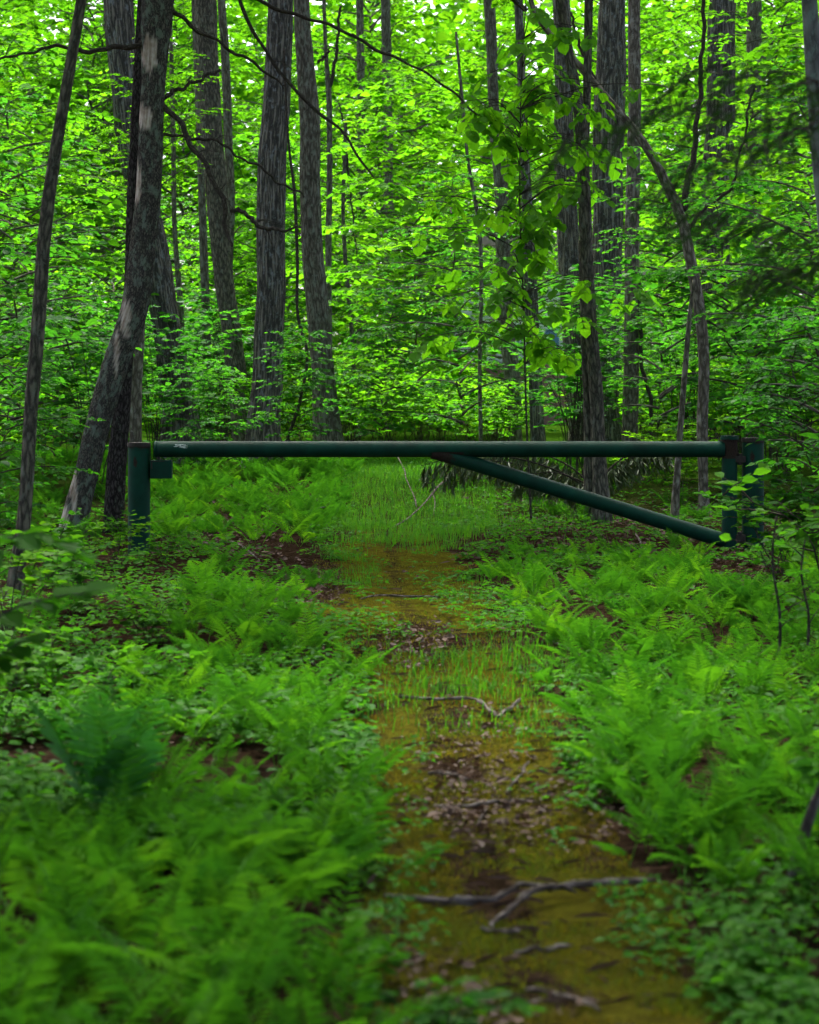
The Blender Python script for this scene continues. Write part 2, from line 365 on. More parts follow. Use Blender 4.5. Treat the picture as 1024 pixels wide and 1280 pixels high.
# ------------------------------------------------------------------ gate
GD = 17.0
def build_gate():
    P = lambda px, py, dy=0: W(px, py, GD) + np.array((0, dy, 0))
    s = GD / F
    root = thing('barrier_gate', P(912, 690) * (1, 1, 0), 'dark green steel pipe barrier gate closed across the forest path', 'gate')
    inv = np.array(root.location)
    def part(nm, pts, rad, sides=28, n=40, mat=PAINT, parent=root, rustf=None, rough=0.0):
        g = Geo(); pp = smooth_path(np.asarray(pts) - inv, n); tube(g, pp, rad, sides, rough, 3)
        v = g.arr()[0]; ru = np.zeros(len(v)) if rustf is None else rustf(v + inv)
        return obj(nm, g, mat, parent, True, {'rust': ru})
    jx, jy, jz = P(560, 568)
    tr = part('top_rail', [P(196, 561.5), P(550, 561.5), P(905, 561.5)], 10 * s, 32, 80, rustf=lambda v: .75 * np.exp(-((v[:, 0] - jx) / .25) ** 2) * (v[:, 2] < jz + .02))
    ep = Geo(); c = P(195.4, 561.5) - inv
    tube(ep, np.array((c - (.012, 0, 0), c + (.004, 0, 0))), 10.4 * s, 32); obj('end_cap', ep, PAINT, tr, False, {'rust': np.full(ep.n, .25)})
    sc = Geo(); g = np.random.default_rng(5)
    for k in range(26):                                      # scraped primer, thin flakes hugging the pipe
        px = g.uniform(221, 234) ; a = g.uniform(R(8), R(38)); r0 = 10 * s + .0012
        cx = P(px, 561.5)[0] - inv[0]; base = P(px, 561.5) - inv
        l, h = g.uniform(.006, .03), g.uniform(.1, .25)
        vv = []
        for dx, da in ((-l, -h * .3), (l * .3, -h * .5), (l, h * .1), (-l * .2, h * .4)):
            aa = a + da * .35; vv.append((cx + dx, base[1] - math.cos(aa) * r0, base[2] + math.sin(aa) * r0))
        sc.add(vv, [(0, 1, 2, 3)])
    obj('paint_scrape', sc, SCUFF, tr, False)
    b0, b1 = P(541, 564), P(906, 676)
    def br(v):
        t = (v[:, 0] - b0[0]) / (b1[0] - b0[0]); return .75 * np.exp(-(t / .11) ** 2)
    part('brace', [b0, (b0 + b1) / 2, b1], 9.2 * s, 28, 60, rustf=br)
    up = part('upright', [P(912, 549), P(912, 620), P(912, 700)], 9.6 * s, 28, 50, rustf=lambda v: .9 * (v[:, 2] > P(0, 572)[2]) + .35)
    g = Geo(); tube(g, np.array((P(912, 549.5) - inv, P(912, 544.5) - inv)), 11.3 * s, 28); obj('upright_cap', g, PAINT, up, False, {'rust': np.full(g.n, .5)})
    for py in (574, 672):                                   # hinge straps round the hinge post
        g = Geo(); a = P(918, py) - inv; b = P(931, py) - inv
        box(g, (a + b) / 2, (abs(b[0] - a[0]), .10, .055)); tube(g, np.array(((b + a) / 2 + (0, -.02, -.05), (b + a) / 2 + (0, -.02, .05))), .022, 14)
        obj('hinge', g, RUST, root, False)
    g = Geo(); t0 = P(199, 570, -.01) - inv; box(g, t0 + (0, 0, -.062), (.022, .03, .13)); obj('latch_tab', g, RUST, root, False)
    # latch post
    def post(px, top, wpx, label, dy):
        base = G(px, GD) + np.array((0, dy, 0)); r = thing('gate_post', base, label, 'gate post')
        zt = P(0, top)[2] - base[2]; g = Geo()
        tube(g, smooth_path([(0, 0, -.25), (0, 0, zt * .5), (0, 0, zt)], 60), wpx / 2 * s, 36, .004, 7)
        v = g.arr()[0]
        ru = .12 + .75 * np.exp(-(zt - v[:, 2]) / .06) + .55 * np.exp(-((v[:, 0] + .02) / .03) ** 2 - ((v[:, 2] - zt + .16) / .07) ** 2) + .35 * (v[:, 2] < .15)
        obj('post_pipe', g, PAINT, r, True, {'rust': ru})
        g = Geo(); th = np.linspace(0, 2 * PI, 36, endpoint=False)
        tube(g, np.array(((0, 0, zt - .022), (0, 0, zt + .012))), wpx / 2 * s + .006, 36, .01, 3); obj('post_rim', g, RUST, r, False)
        return r, zt
    lp, zt = post(174, 555, 27.5, 'green latch post with rusty rim and square lock box beside the leaning tree', 0)
    g = Geo(); cx = (201.5 - 174) * s; cz = P(0, 586.5)[2] - lp.location.z
    box(g, (cx + .005, -.02, cz), (27 * s, .085, 23 * s)); lb = obj('lock_box', g, PAINT, lp, False, {'rust': np.full(g.n, .12)})
    bv = lb.modifiers.new('bevel', 'BEVEL'); bv.width = .006; bv.segments = 2
    g = Geo(); box(g, (cx - .075, -.066, cz + .035), (.012, .004, .06)); box(g, (cx - .02, -.066, cz + .072), (.12, .004, .006)); obj('lock_slot', g, RUST, lb, False)
    post(942, 549, 27, 'thick green hinge post half hidden by the right hand shrub', .03)
build_gate()

# ------------------------------------------------------------------ foliage templates
def twig_leaves(g, lg, p0, dirv, length, leaf, rs, n_leaf, droop=.25, wd=1.0, flat=.85, alt=True, lr=None):
    """a twig (thin tube into g) with leaves along both sides (into lg)"""
    d = nrm(np.asarray(dirv, float)); t = np.linspace(0, 1, 4)
    pts = p0 + d[None] * (t * length)[:, None]; pts[:, 2] -= droop * length * t ** 2 * .5
    if g is not None: tube(g, pts, np.linspace(.0035, .0012, 4) * (1 + length), 3, cap=False)
    u = np.sort(rs.uniform(.12, 1.0, n_leaf)); u[-1] = 1
    pp = np.stack([np.interp(u, t, pts[:, k]) for k in range(3)], 1)
    side = np.where(np.arange(n_leaf) % 2 == 0, 1.0, -1.0)
    s = nrm(np.cross(d, (0, 0, 1.0)) + 1e-6)
    ang = rs.uniform(.6, 1.15, n_leaf) * np.where(u > .97, .2, 1)
    ld = d[None] * np.cos(ang)[:, None] + s[None] * (np.sin(ang) * side)[:, None]
    ld[:, 2] -= rs.uniform(.0, .55, n_leaf) * (droop + .25)
    nn = np.array((0, 0, 1.0)) * flat + rs.normal(0, .32, (n_leaf, 3))
    leaves(lg, pp, ld, nn, leaf * rs.uniform(.65, 1.15, n_leaf), wd * rs.uniform(.75, 1.05, n_leaf), np.clip((lr if lr is not None else .5) + rs.normal(0, .2, n_leaf), 0, 1))

def make_tree(seed, H, z0, Rc, nb, leaf=.09, rad=.05, twigs=9, nl=11, lean=.4, droop=.35, wd=1.0, up=.35, shape='round', trunk=True):
    """a tree template at the origin: (wood Geo, leaf Geo)"""
    rs = np.random.default_rng(abs(int(seed))); g = Geo(); lg = Geo()
    ph = rs.uniform(0, 6.3, 4); zz = np.linspace(-.15, H, 26)
    cx = lean * (zz / H) ** 1.5 * math.cos(ph[0]) + .05 * np.sin(zz * 1.3 + ph[1]); cy_ = lean * (zz / H) ** 1.5 * math.sin(ph[0]) + .05 * np.sin(zz * 1.1 + ph[2])
    tp = np.stack((cx, cy_, zz), 1); tr = rad * (1 - .85 * np.clip(zz / H, 0, 1) ** .9) + .004
    if trunk: tube(g, tp, tr, 10, .03, seed, flare=(.5, .25))
    for b in range(nb):
        f = ((b + rs.uniform(0, 1)) / nb); z = z0 + (H - z0) * f
        if shape == 'round': rr = Rc * (math.sin(PI * min(1, .18 + .80 * f)) ** .7)
        else: rr = Rc * (1 - .8 * f) 
        rr *= rs.uniform(.55, 1.1); a = b * 2.399 + rs.uniform(-.5, .5)
        p0 = np.array((np.interp(z, zz, cx), np.interp(z, zz, cy_), z))
        el = up + rs.uniform(-.2, .25); d = np.array((math.cos(a) * math.cos(el), math.sin(a) * math.cos(el), math.sin(el)))
        t = np.linspace(0, 1, 7)[:, None]
        side = np.array((-math.sin(a), math.cos(a), 0)) * rs.uniform(-.25, .25)
        bp = p0 + d * t * rr + side * rr * t ** 2; bp[:, 2] -= droop * rr * t[:, 0] ** 2 * .6
        tube(g, bp, np.interp(z, zz, tr) * .5 * (1 - .85 * t[:, 0]) + .003, 5, cap=False)
        k = max(3, int(twigs * (.5 + rr / Rc * .6)))
        lr = float(np.clip(.5 + rs.normal(0, .16), .1, .9))
        for j in range(k):
            u = .22 + .78 * (j + rs.uniform(0, .8)) / k; u = min(u, 1)
            q = np.array([np.interp(u, t[:, 0], bp[:, c]) for c in range(3)])
            sgn = 1 if j % 2 == 0 else -1; an = a + sgn * rs.uniform(.5, 1.25) * (1 if u < .95 else .1)
            tl = rr * rs.uniform(.22, .46) * (1.15 - .5 * u)
            tl = max(tl, leaf * 2.5)
            td = np.array((math.cos(an), math.sin(an), rs.uniform(-.15, .25)))
            twig_leaves(g, lg, q, td, tl, leaf, rs, max(4, int(nl * (.5 + tl / .7 * .6))), droop + .1, wd, lr=lr)
    return g, lg

def template(name, bark, lm, *a, **k):
    g, lg = make_tree(*a, **k)
    return (g.mesh(name + '_wood', bark), lg.mesh(name + '_leaf', lm, False))
UND = [template('understory', BARK_THIN if i % 2 else BARK_GREY, (LEAF_PALE, LEAF, LEAF_COOL, LEAF, LEAF_PALE, LEAF_COOL)[i], 100 + i, H, z0, Rc, nb, leaf=lf * (1.8, 1.2, .95, 1.5, 1.15, 1.35)[i], rad=.035 + .006 * i % .03, twigs=9, nl=9, droop=dr)
       for i, (H, z0, Rc, nb, lf, dr) in enumerate(((6.5, 1.2, 1.9, 40, .10, .35), (8.0, 2.0, 2.2, 46, .11, .3), (5.2, .8, 1.7, 36, .09, .4), (9.5, 3.0, 2.4, 48, .11, .3), (7.2, 1.4, 1.8, 44, .085, .45), (4.2, .6, 1.6, 34, .10, .35)))]
TALL = [template('canopy', BARK_OAK if i % 2 else BARK_GREY, LEAF if i != 1 else LEAF_PALE, 200 + i, H, z0, Rc, nb, leaf=.17, rad=.17, twigs=11, nl=10, lean=.8, droop=.25, up=.45)
        for i, (H, z0, Rc, nb) in enumerate(((17, 4.5, 3.6, 62), (19, 6, 4.0, 66), (15, 3.2, 3.2, 58)))]
HIGH = [template('high_crown', BARK_OAK, LEAF, 300 + i, 7.5, .2, 3.6, 34, leaf=.17, rad=.09, twigs=11, nl=10, lean=.5, droop=.2, up=.5) for i in range(2)]
def make_bush(seed, Hh, Rr, stems, leaf, nl=9, wd=1.0, twn=9, droop=.3):
    rs = np.random.default_rng(abs(int(seed))); g = Geo(); lg = Geo()
    for k in range(stems):
        a = rs.uniform(0, 6.3); r = Rr * rs.uniform(.3, 1); h = Hh * rs.uniform(.55, 1)
        t = np.linspace(0, 1, 8); pts = np.stack((math.cos(a) * r * t ** 1.4, math.sin(a) * r * t ** 1.4, h * (1 - (1 - t) ** 1.5)), 1) + np.array((rs.normal(0, .06), rs.normal(0, .06), -.05)) * (1, 1, 1)
        pts[:, :2] += .03 * np.sin(t * 7 + rs.uniform(0, 6))[:, None]
        tube(g, pts, np.linspace(.007, .002, 8) * (.5 + Hh * .3), 5, cap=False)
        lr = float(np.clip(.5 + rs.normal(0, .18), .1, .9))
        for j in range(twn):
            u = .25 + .75 * (j + 1) / twn; q = np.array([np.interp(u, t, pts[:, c]) for c in range(3)])
            an = a + rs.uniform(-2.2, 2.2); td = np.array((math.cos(an), math.sin(an), rs.uniform(0, .6)))
            twig_leaves(g, lg, q, td, rs.uniform(.12, .32) * (.5 + .6 * Hh), leaf, rs, nl, droop, wd, lr=lr)
    return g, lg
def btemplate(name, bark, lm, *a, **k):
    g, lg = make_bush(*a, **k); return (g.mesh(name + '_wood', bark), lg.mesh(name + '_leaf', lm, False))
BUSH = [btemplate('bush', BARK_THIN, (LEAF, LEAF_PALE, LEAF_COOL)[i], 400 + i, h, r, n, lf, 9) for i, (h, r, n, lf) in enumerate(((1.6, .9, 9, .11), (1.1, .8, 9, .09), (2.4, 1.1, 11, .115)))]
LOW = [btemplate('low_shrub', BARK_THIN, LEAF_SHRUB, 430 + i, h, r, n, .085, 6, wd=.9, twn=5) for i, (h, r, n) in enumerate(((.55, .4, 8), (.75, .5, 9), (.4, .35, 7)))]

# ------------------------------------------------------------------ trees of the photograph, each along its own traced trunk, plus four unseen trees added for shade
def trunk_pts(rows, d, dlean=0.0):
    """rows (px, py, width px) from the base upward -> x,y,z,r columns"""
    out = []
    for (px, py, wd) in rows:
        p = W(px, py, d); out.append((p[0], d + dlean * p[2], p[2], wd / 2 / F * d))
    return np.array(out)
def forest_tree(rows, d, label, bark, top=13.0, crown=0, cs=1.0, sides=28, rough=.03, flare=(.45, .22), bare=None, name='forest_tree', cat='tree', dlean=0.0, seed=None, extra_stems=(), branches=(), group=None):
    P = trunk_pts(rows, d, dlean)
    seed = int(rows[0][0] * 7 + d) if seed is None else seed
    bz = float(ground(P[0][0], d))
    if P[0][2] > bz + .02:                                   # carry the trunk down to the ground
        dirn = (P[0] - P[1]) / abs(P[0][2] - P[1][2]); p = P[0] + dirn * (P[0][2] - bz) * .9; p[2] = bz; p[3] = P[0][3] * 1.06; P = np.vstack((p, P))
    b = P[0].copy(); b[2] = bz - .2; P = np.vstack((b, P))
    base = np.array((P[1][0], P[1][1], bz))
    if top and d > 26: top, cs = top + 17, cs * 1.05
    if top and P[-1][2] < top and crown is not None:         # carry it on above the frame
        dirn = (P[-1] - P[-3])[:3]; dirn = dirn / max(dirn[2], .3); z1 = P[-1][2]
        for f in (.33, .66, 1.0):
            p = P[-1].copy(); p[:3] = P[-1][:3] + dirn * (top - z1) * .333 * (1 - .4 * f); p[2] = z1 + (top - z1) * f; p[3] = P[-1][3] * .84; P = np.vstack((P, p))
    root = thing(name, base, label, cat, group)
    g = Geo(); L = np.sum(np.linalg.norm(np.diff(P[:, :3], axis=0), axis=1)); n = int(np.clip(L / (.05 if d < 24 else .12), 12, 260))
    S = smooth_path(P, n); S[:, :3] -= base
    wob = np.random.default_rng(abs(int(seed))); zz = S[:, 2]
    S[:, 0] += S[:, 3] * .04 * (np.sin(zz * 2.1 + wob.uniform(0, 6)) + .6 * np.sin(zz * 4.7 + wob.uniform(0, 6)))
    tube(g, S[:, :3], np.maximum(S[:, 3], .003), sides, rough, seed, flare=flare)
    for (er, ed) in extra_stems:
        E = trunk_pts(er, d + ed); E = smooth_path(E, 60); E[:, :3] -= base; tube(g, E[:, :3], np.maximum(E[:, 3], .003), 14, rough, seed + 5)
    ex = None
    if bare is not None:
        v = g.arr()[0] + base; pxs = HX + v[:, 0] / v[:, 1] * F; pys = HY + (CAMZ - v[:, 2]) / v[:, 1] * F
        m = np.zeros(len(v)); nz = noise2(pxs * .06, pys * .03, 9, 31)
        c = np.interp(v[:, 2] - base[2], S[:, 2], S[:, 1]) + base[1]
        for (bx, by, hw, hh) in bare:
            e = ((pxs - bx) / hw) ** 2 + ((pys - by) / hh) ** 2 + .55 * nz + .5 * noise2(pxs * .35, pys * .09, 9, 32)
            m = np.maximum(m, np.clip((1.15 - e) * 4, 0, 1) * (v[:, 1] < c + .03))
        ex = {'bare': m}
    obj('trunk', g, bark, root, True, ex)
    for (rows2, dd) in branches:
        E = trunk_pts(rows2, d)
        E[:, 1] += np.linspace(0, dd, len(E)); E = smooth_path(E, 14 * len(E)); E[:, :3] -= base
        nz = np.random.default_rng(abs(int(rows2[0][1])) + 3); t = np.linspace(0, 1, len(E))
        for c in (0, 2): E[1:, c] += (.012 * np.sin(t * 23 + nz.uniform(0, 6)) + .006 * np.sin(t * 61 + nz.uniform(0, 6)))[1:]
        g = Geo(); tube(g, E[:, :3], np.maximum(E[:, 3], .004), 9, .06, int(rows2[0][0]))
        for k in range(len(E) // 12):                        # small dead side twigs
            i = nz.integers(4, len(E) - 1); dv = nrm(np.array((nz.normal(), nz.normal() * .5, nz.normal())) + nrm(E[i, :3] - E[i - 1, :3]))
            l = nz.uniform(.08, .35); tp = np.linspace(0, 1, 4)[:, None]; q = E[i, :3] + dv * l * tp + np.array((0, 0, .08 * l)) * np.sin(tp * 5)
            tube(g, q, np.linspace(.005, .002, 4), 4, cap=False)
        obj('branch', g, BARK_THIN, root, True)
    if crown is not None:
        if rows[0][2] < 24 and d > 22: cs *= .55
        wm, lm = HIGH[crown % len(HIGH)]
        tip = S[-1, :3]; nz = wob.uniform(0, 6.3)
        for nm, me in (('limb', wm), ('crown', lm)):
            o = link(nm, me, root, tuple(tip - (0, 0, 3.2))); o.rotation_euler = (0, 0, nz); o.scale = (cs, cs, cs)
    return root

forest_tree([(90, 684, 40), (97, 640, 33), (107, 600, 29), (117, 553, 29), (131, 500, 31), (146, 450, 32), (164, 400, 34), (174, 350, 34), (180, 300, 32), (186, 250, 31), (189, 150, 30), (192, 100, 30), (194, 40, 37), (196, 0, 40)],
    18.6, 'leaning dark trunk with peeling bark and bare wood at its base beside the latch post', BARK_DEAD, 9, 0, .7, 72, .03, (.12, .12),
    [(187, 68, 9, 22), (181, 147, 11, 15), (171, 228, 6, 24), (157, 398, 6, 26), (79, 658, 7, 34), (92, 612, 4, 30), (146, 440, 3, 30)], branches=[
    ([(203, 128, 8), (222, 150, 7), (240, 180, 7), (262, 215, 6), (280, 250, 6), (287, 290, 5), (292, 312, 3)], -.3),
    ([(288, 263, 5), (305, 265, 5), (320, 280, 5), (345, 288, 4), (378, 285, 2)], -.1),
    ([(200, 167, 4), (235, 172, 4), (262, 172, 4), (285, 185, 3), (320, 205, 3), (350, 225, 3), (378, 242, 2)], .3),
    ([(200, 122, 6), (218, 112, 5), (240, 100, 4), (272, 82, 3)], .2),
    ([(188, 44, 7), (172, 58, 7), (140, 64, 6), (100, 68, 5), (70, 64, 4), (40, 76, 3), (-20, 86, 3)], -.4),
    ([(212, 10, 7), (235, 28, 5), (262, 43, 4), (300, 64, 4), (335, 85, 3), (350, 100, 2)], .5),
    ([(215, -60, 9), (260, -40, 7), (292, -14, 5), (312, 28, 5), (330, 60, 4), (345, 84, 4), (365, 105, 4), (400, 140, 4), (430, 165, 3), (450, 195, 3), (466, 218, 2)], .2),
    ([(225, -90, 9), (270, -50, 7), (300, -16, 5), (335, 0, 5), (380, 14, 4), (430, 30, 4), (470, 50, 4), (512, 68, 3), (560, 95, 3), (602, 132, 2)], .7)])
forest_tree([(143, 645, 25), (147, 580, 24), (151, 520, 23), (157, 450, 19), (163, 350, 16), (166, 250, 14), (170, 150, 13), (174, 80, 13), (178, 10, 14)], 19.4,
    'slim dark second trunk close behind the leaning trunk with peeling bark', BARK_DARK, 9, 1, .6, 32, .05, flare=(.1, .15))
forest_tree([(18, 755, 19), (30, 650, 17), (40, 500, 17), (48, 400, 17), (57, 280, 16), (68, 200, 15), (85, 100, 14), (102, 0, 13)], 12.6,
    'thin dark leaning trunk nearest the left edge with a smooth stem', BARK_BROWN, 7, 0, .5, 24, .04)
forest_tree([(226, 552, 52), (219, 480, 42), (208, 400, 36), (190, 300, 35), (168, 200, 35), (158, 120, 36), (151, 50, 36), (147, 0, 36)], 30,
    'thick grey furrowed trunk leaning left behind the peeling trunk', BARK_OAK, 12, 1, 1, 40)
forest_tree([(306, 550, 31), (298, 480, 26), (290, 420, 24), (280, 350, 24), (272, 250, 26), (263, 150, 27), (259, 60, 27), (258, 0, 27)], 33,
    'brown trunk curving left just left of the thickest dark trunk', BARK_BROWN, 12, 0, 1, 32)
forest_tree([(262, 545, 11), (258, 400, 11), (254, 300, 10), (251, 200, 9), (246, 80, 8), (243, 0, 7)], 35, 'thin upright pole tree close left of the brown curving trunk', BARK_GREY, 11, 1, .7, 18)
forest_tree([(280, 545, 8), (283, 400, 9), (288, 250, 11), (286, 180, 11), (283, 100, 11), (277, 0, 10)], 37, 'slender grey trunk between the brown curving trunk and the thickest dark trunk', BARK_GREY, 12, 0, .8, 18)
forest_tree([(329, 592, 50), (329, 550, 44), (335, 470, 38), (338, 380, 36), (339, 250, 36), (346, 120, 34), (351, 0, 31)], 29,
    'thickest dark trunk with deep vertical bark furrows left of the gate middle', BARK_OAK, 13, 1, 1.1, 56, .02)
forest_tree([(412, 555, 38), (404, 470, 28), (396, 380, 28), (388, 250, 25), (386, 130, 25), (379, 40, 20), (377, 0, 19)], 31,
    'smoother grey brown trunk with a knot right of the thickest dark trunk', BARK_GREY, 12, 0, 1, 40, branches=[([(398, 78, 4), (405, 72, 3), (413, 60, 2)], 0)])
forest_tree([(411, 420, 8), (411, 300, 8), (412, 200, 7), (411, 112, 7), (407, 60, 5), (405, 0, 5)], 36, 'thin forked stem just right of the trunk with a knot', BARK_GREY, 11, 1, .6, 14, branches=[([(412, 112, 5), (420, 70, 4), (425, 8, 3)], 0)])
forest_tree([(220, 545, 8), (226, 385, 8), (219, 300, 6), (217, 190, 6), (214, 60, 5)], 36, 'very thin straight stem between the peeling trunk and the brown trunk', BARK_GREY, 9, 0, .5, 12)
forest_tree([(170, 575, 16), (170, 520, 15), (171, 470, 14), (174, 420, 13), (178, 330, 12)], 23.5, 'pale lichen covered thin trunk showing above the latch post', BARK_LICHEN, 7, 1, .5, 20)
forest_tree([(645, 560, 20), (640, 470, 20), (632, 400, 18), (628, 300, 17), (625, 220, 16), (620, 170, 14), (612, 0, 14)], 36, 'leaf screened grey trunk right of the frame centre, left of a close pair', BARK_GREY, 12, 0, .9, 24)
forest_tree([(673, 555, 19), (668, 450, 17), (664, 380, 18), (661, 300, 17), (657, 220, 12), (653, 120, 10), (648, 0, 11)], 33, 'leaf screened grey trunk right of the frame centre, right of a close pair', BARK_OAK, 12, 1, .9, 24)
forest_tree([(724, 560, 30), (720, 470, 27), (716, 400, 28), (712, 330, 28), (707, 250, 27), (705, 120, 23), (702, 0, 22)], 37, 'thick grey trunk rising close behind the slender twin stems', BARK_OAK, 13, 0, 1.1, 32)
forest_tree([(752, 668, 26), (750, 600, 19), (746, 500, 17), (738, 400, 16), (732, 300, 16), (729, 200, 15), (723, 130, 14), (712, 70, 12), (700, 0, 11)], 20.4,
    'slender twin stemmed tree standing just behind the diagonal gate brace', BARK_BROWN, 8.5, 1, .6, 28, .04, extra_stems=[
    ([(736, 672, 15), (737, 600, 14), (736, 520, 13), (733, 430, 13), (729, 350, 10), (727, 300, 8)], .1), ([(729, 205, 11), (733, 140, 10), (735, 60, 10), (736, 0, 11), (738, -60, 10)], .06)])
forest_tree([(756, 560, 42), (757, 450, 36), (758, 350, 36), (760, 250, 38), (762, 120, 38), (766, 0, 32)], 34.5, 'thick dark trunk in shade right of the slender twin stems', BARK_OAK, 13, 1, 1.1, 40)
forest_tree([(788, 575, 21), (789, 450, 19), (790, 350, 18), (791, 250, 17), (793, 150, 16), (793, 0, 15)], 27, 'straight pale barked trunk beside the thick shaded trunk', BARK_LICHEN, 11, 0, .9, 28, branches=[([(797, 330, 4), (800, 380, 5), (801, 450, 5), (811, 500, 5), (812, 585, 5)], -.2)])
forest_tree([(880, 638, 15), (878, 540, 14), (880, 450, 14), (873, 380, 15), (862, 320, 14), (852, 275, 13), (838, 240, 13), (818, 200, 11), (795, 165, 10), (765, 130, 9), (735, 95, 9), (700, 55, 8), (672, 22, 7), (660, -10, 6)], 22,
    'crooked pale blotched tree bending far left over the gate', BARK_LICHEN, None, None, 1, 28, .04, branches=[
    ([(854, 262, 8), (862, 225, 8), (872, 170, 7), (880, 90, 6), (886, -20, 5)], .3), ([(862, 290, 5), (875, 264, 4), (905, 245, 4), (920, 200, 3), (936, 110, 3)], -.3), ([(745, 105, 5), (728, 60, 4), (715, 10, 3)], .2)])
forest_tree([(890, 560, 36), (892, 400, 34), (896, 250, 36), (901, 120, 36), (903, 0, 33)], 38, 'broad grey trunk behind the crooked tree on the right', BARK_OAK, 13, 0, 1.1, 32)
forest_tree([(940, 560, 22), (940, 400, 20), (941, 250, 20), (943, 0, 18)], 47, 'dim far trunk at the right beyond the broad grey trunk', BARK_GREY, 14, 1, 1, 18)
forest_tree([(1055, 700, 30), (1045, 450, 26), (1032, 260, 24), (1025, 190, 22), (1018, 100, 20), (1012, 0, 19)], 13, 'smooth blue grey trunk slipping out of the upper right corner', BARK_SMOOTH, 8, 0, .7, 28, .03)
for (fx, fy, fs, lab) in ((-3.5, 7.5, 1.5, 'unseen tree added outside the left edge so its crown shades the fern bed'), (3.6, 8.6, 1.5, 'unseen tree added outside the right edge so its crown shades the fern bed'), (-2.9, 3.2, 1.4, 'nearest unseen tree added outside the left edge to shade the foreground ferns'), (2.9, 4.2, 1.4, 'nearest unseen tree added outside the right edge to shade the path')):  # four out-of-frame trees, added only so their crowns darken the foreground
    px = HX + fx / fy * F; b_ = HY + CAMZ * F / fy
    forest_tree([(px, b_, .26 / fy * F), (px, b_ - 2 / fy * F, .22 / fy * F), (px + 10, b_ - 4 / fy * F, .2 / fy * F), (px + 20, b_ - 6 / fy * F, .17 / fy * F)], fy, lab, BARK_GREY, 8.5, 1 if fx > 0 else 0, fs, 20)
forest_tree([(843, 660, 10), (849, 560, 8), (856, 470, 7), (862, 400, 6), (868, 350, 5)], 20.6, 'thin pale stem behind the right end of the gate', BARK_LICHEN, None, None, 1, 14, .05, name='thin_sapling', cat='sapling')
forest_tree([(452, 560, 12), (452, 420, 12), (452, 180, 10), (450, 0, 9)], 55, 'dim far trunk seen above the left part of the top rail centre', BARK_GREY, 14, 0, .9, 12)
forest_tree([(490, 560, 14), (487, 350, 13), (484, 100, 12), (482, 0, 12)], 60, 'farthest dim trunk near the picture centre', BARK_GREY, 15, 1, .9, 12)
forest_tree([(600, 480, 5), (597, 270, 5), (585, 200, 4), (577, 115, 4), (570, 40, 3)], 28, 'very thin dark stem left of the leaf screened trunks', BARK_GREY, None, None, 1, 10, .05, name='thin_sapling', cat='sapling')
forest_tree([(446, 560, 5), (440, 420, 5), (432, 330, 5), (429, 250, 5), (431, 195, 5), (432, 150, 4)], 40, 'thin dead reddish stem hung up beside the trunk with a knot', BARK_BROWN, None, None, 1, 10, .08, name='dead_sapling', cat='dead stem', branches=[([(431, 180, 3), (436, 215, 3), (440, 260, 2), (446, 320, 2)], .1), ([(431, 160, 2), (426, 140, 2), (422, 122, 1)], 0)])
forest_tree([(350, 590, 5), (375, 500, 4), (384, 440, 4), (373, 400, 4), (372, 330, 4), (368, 240, 4), (361, 180, 3), (355, 60, 3)], 27.5, 'wavy hanging vine between the thickest trunk and the knotted trunk', BARK_THIN, None, None, 1, 8, .05, flare=None, name='hanging_vine', cat='vine')

# ------------------------------------------------------------------ understory, copied one by one
def plant(tpl, name, cat, loc, rz, sc, label, group, wood='trunk', crown='crown'):
    r = thing(name, loc, label, cat, group, rz, sc)
    link(wood, tpl[0], r); link(crown, tpl[1], r); return r
def inframe(x, d, m=2.5): return abs(x) < .212 * d + m
KEEP = np.array([((px - HX) / F * d, d) for px, d in ((94, 18.6), (226, 30), (306, 33), (330, 29), (412, 31), (752, 20.4), (757, 34.5), (788, 27), (880, 22), (720, 37))])
rs = np.random.default_rng(77)
pts = []
def scatter(n, d0, d1, gap, extra=2.5, tries=4000, sel=None):
    out = []
    for _ in range(tries):
        if len(out) >= n: break
        d = math.sqrt(rs.uniform(d0 * d0, d1 * d1)); x = rs.uniform(-1, 1) * (.212 * d + extra)
        if sel is not None and not sel(x, d): continue
        if abs(x / d - .0745) * d < .5 + .012 * d and d > 33: continue
        if all((x - a) ** 2 + (d - b) ** 2 > gap ** 2 for a, b in pts): out.append((x, d)); pts.append((x, d))
    return out
path_clear = lambda x, d: abs(x - np.interp(d, PY, PC)) > 1.6
for (x, d) in scatter(38, 34, 56, 2.1, sel=lambda x, d: d > 40 or path_clear(x, d)):
    side = 'left of the path' if x < np.interp(d, PY, PC) else 'right of the path'
    tpl = UND[rs.integers(0, 6)]
    plant(tpl, 'understory_tree', 'tree', (x, d, ground(x, d)), rs.uniform(0, 6.3), rs.uniform(.85, 1.25), 'leafy green understory tree in the thicket beyond the gate, ' + side, 'understory trees ' + side)
for (x, d) in scatter(26, 54, 78, 3.2, 5):
    tpl = TALL[rs.integers(0, 3)]
    plant(tpl, 'canopy_tree', 'tree', (x, d, ground(x, d)), rs.uniform(0, 6.3), rs.uniform(.85, 1.2), 'tall leafy tree in the bright far woodland behind all the trunks', 'tall trees of the far woodland')
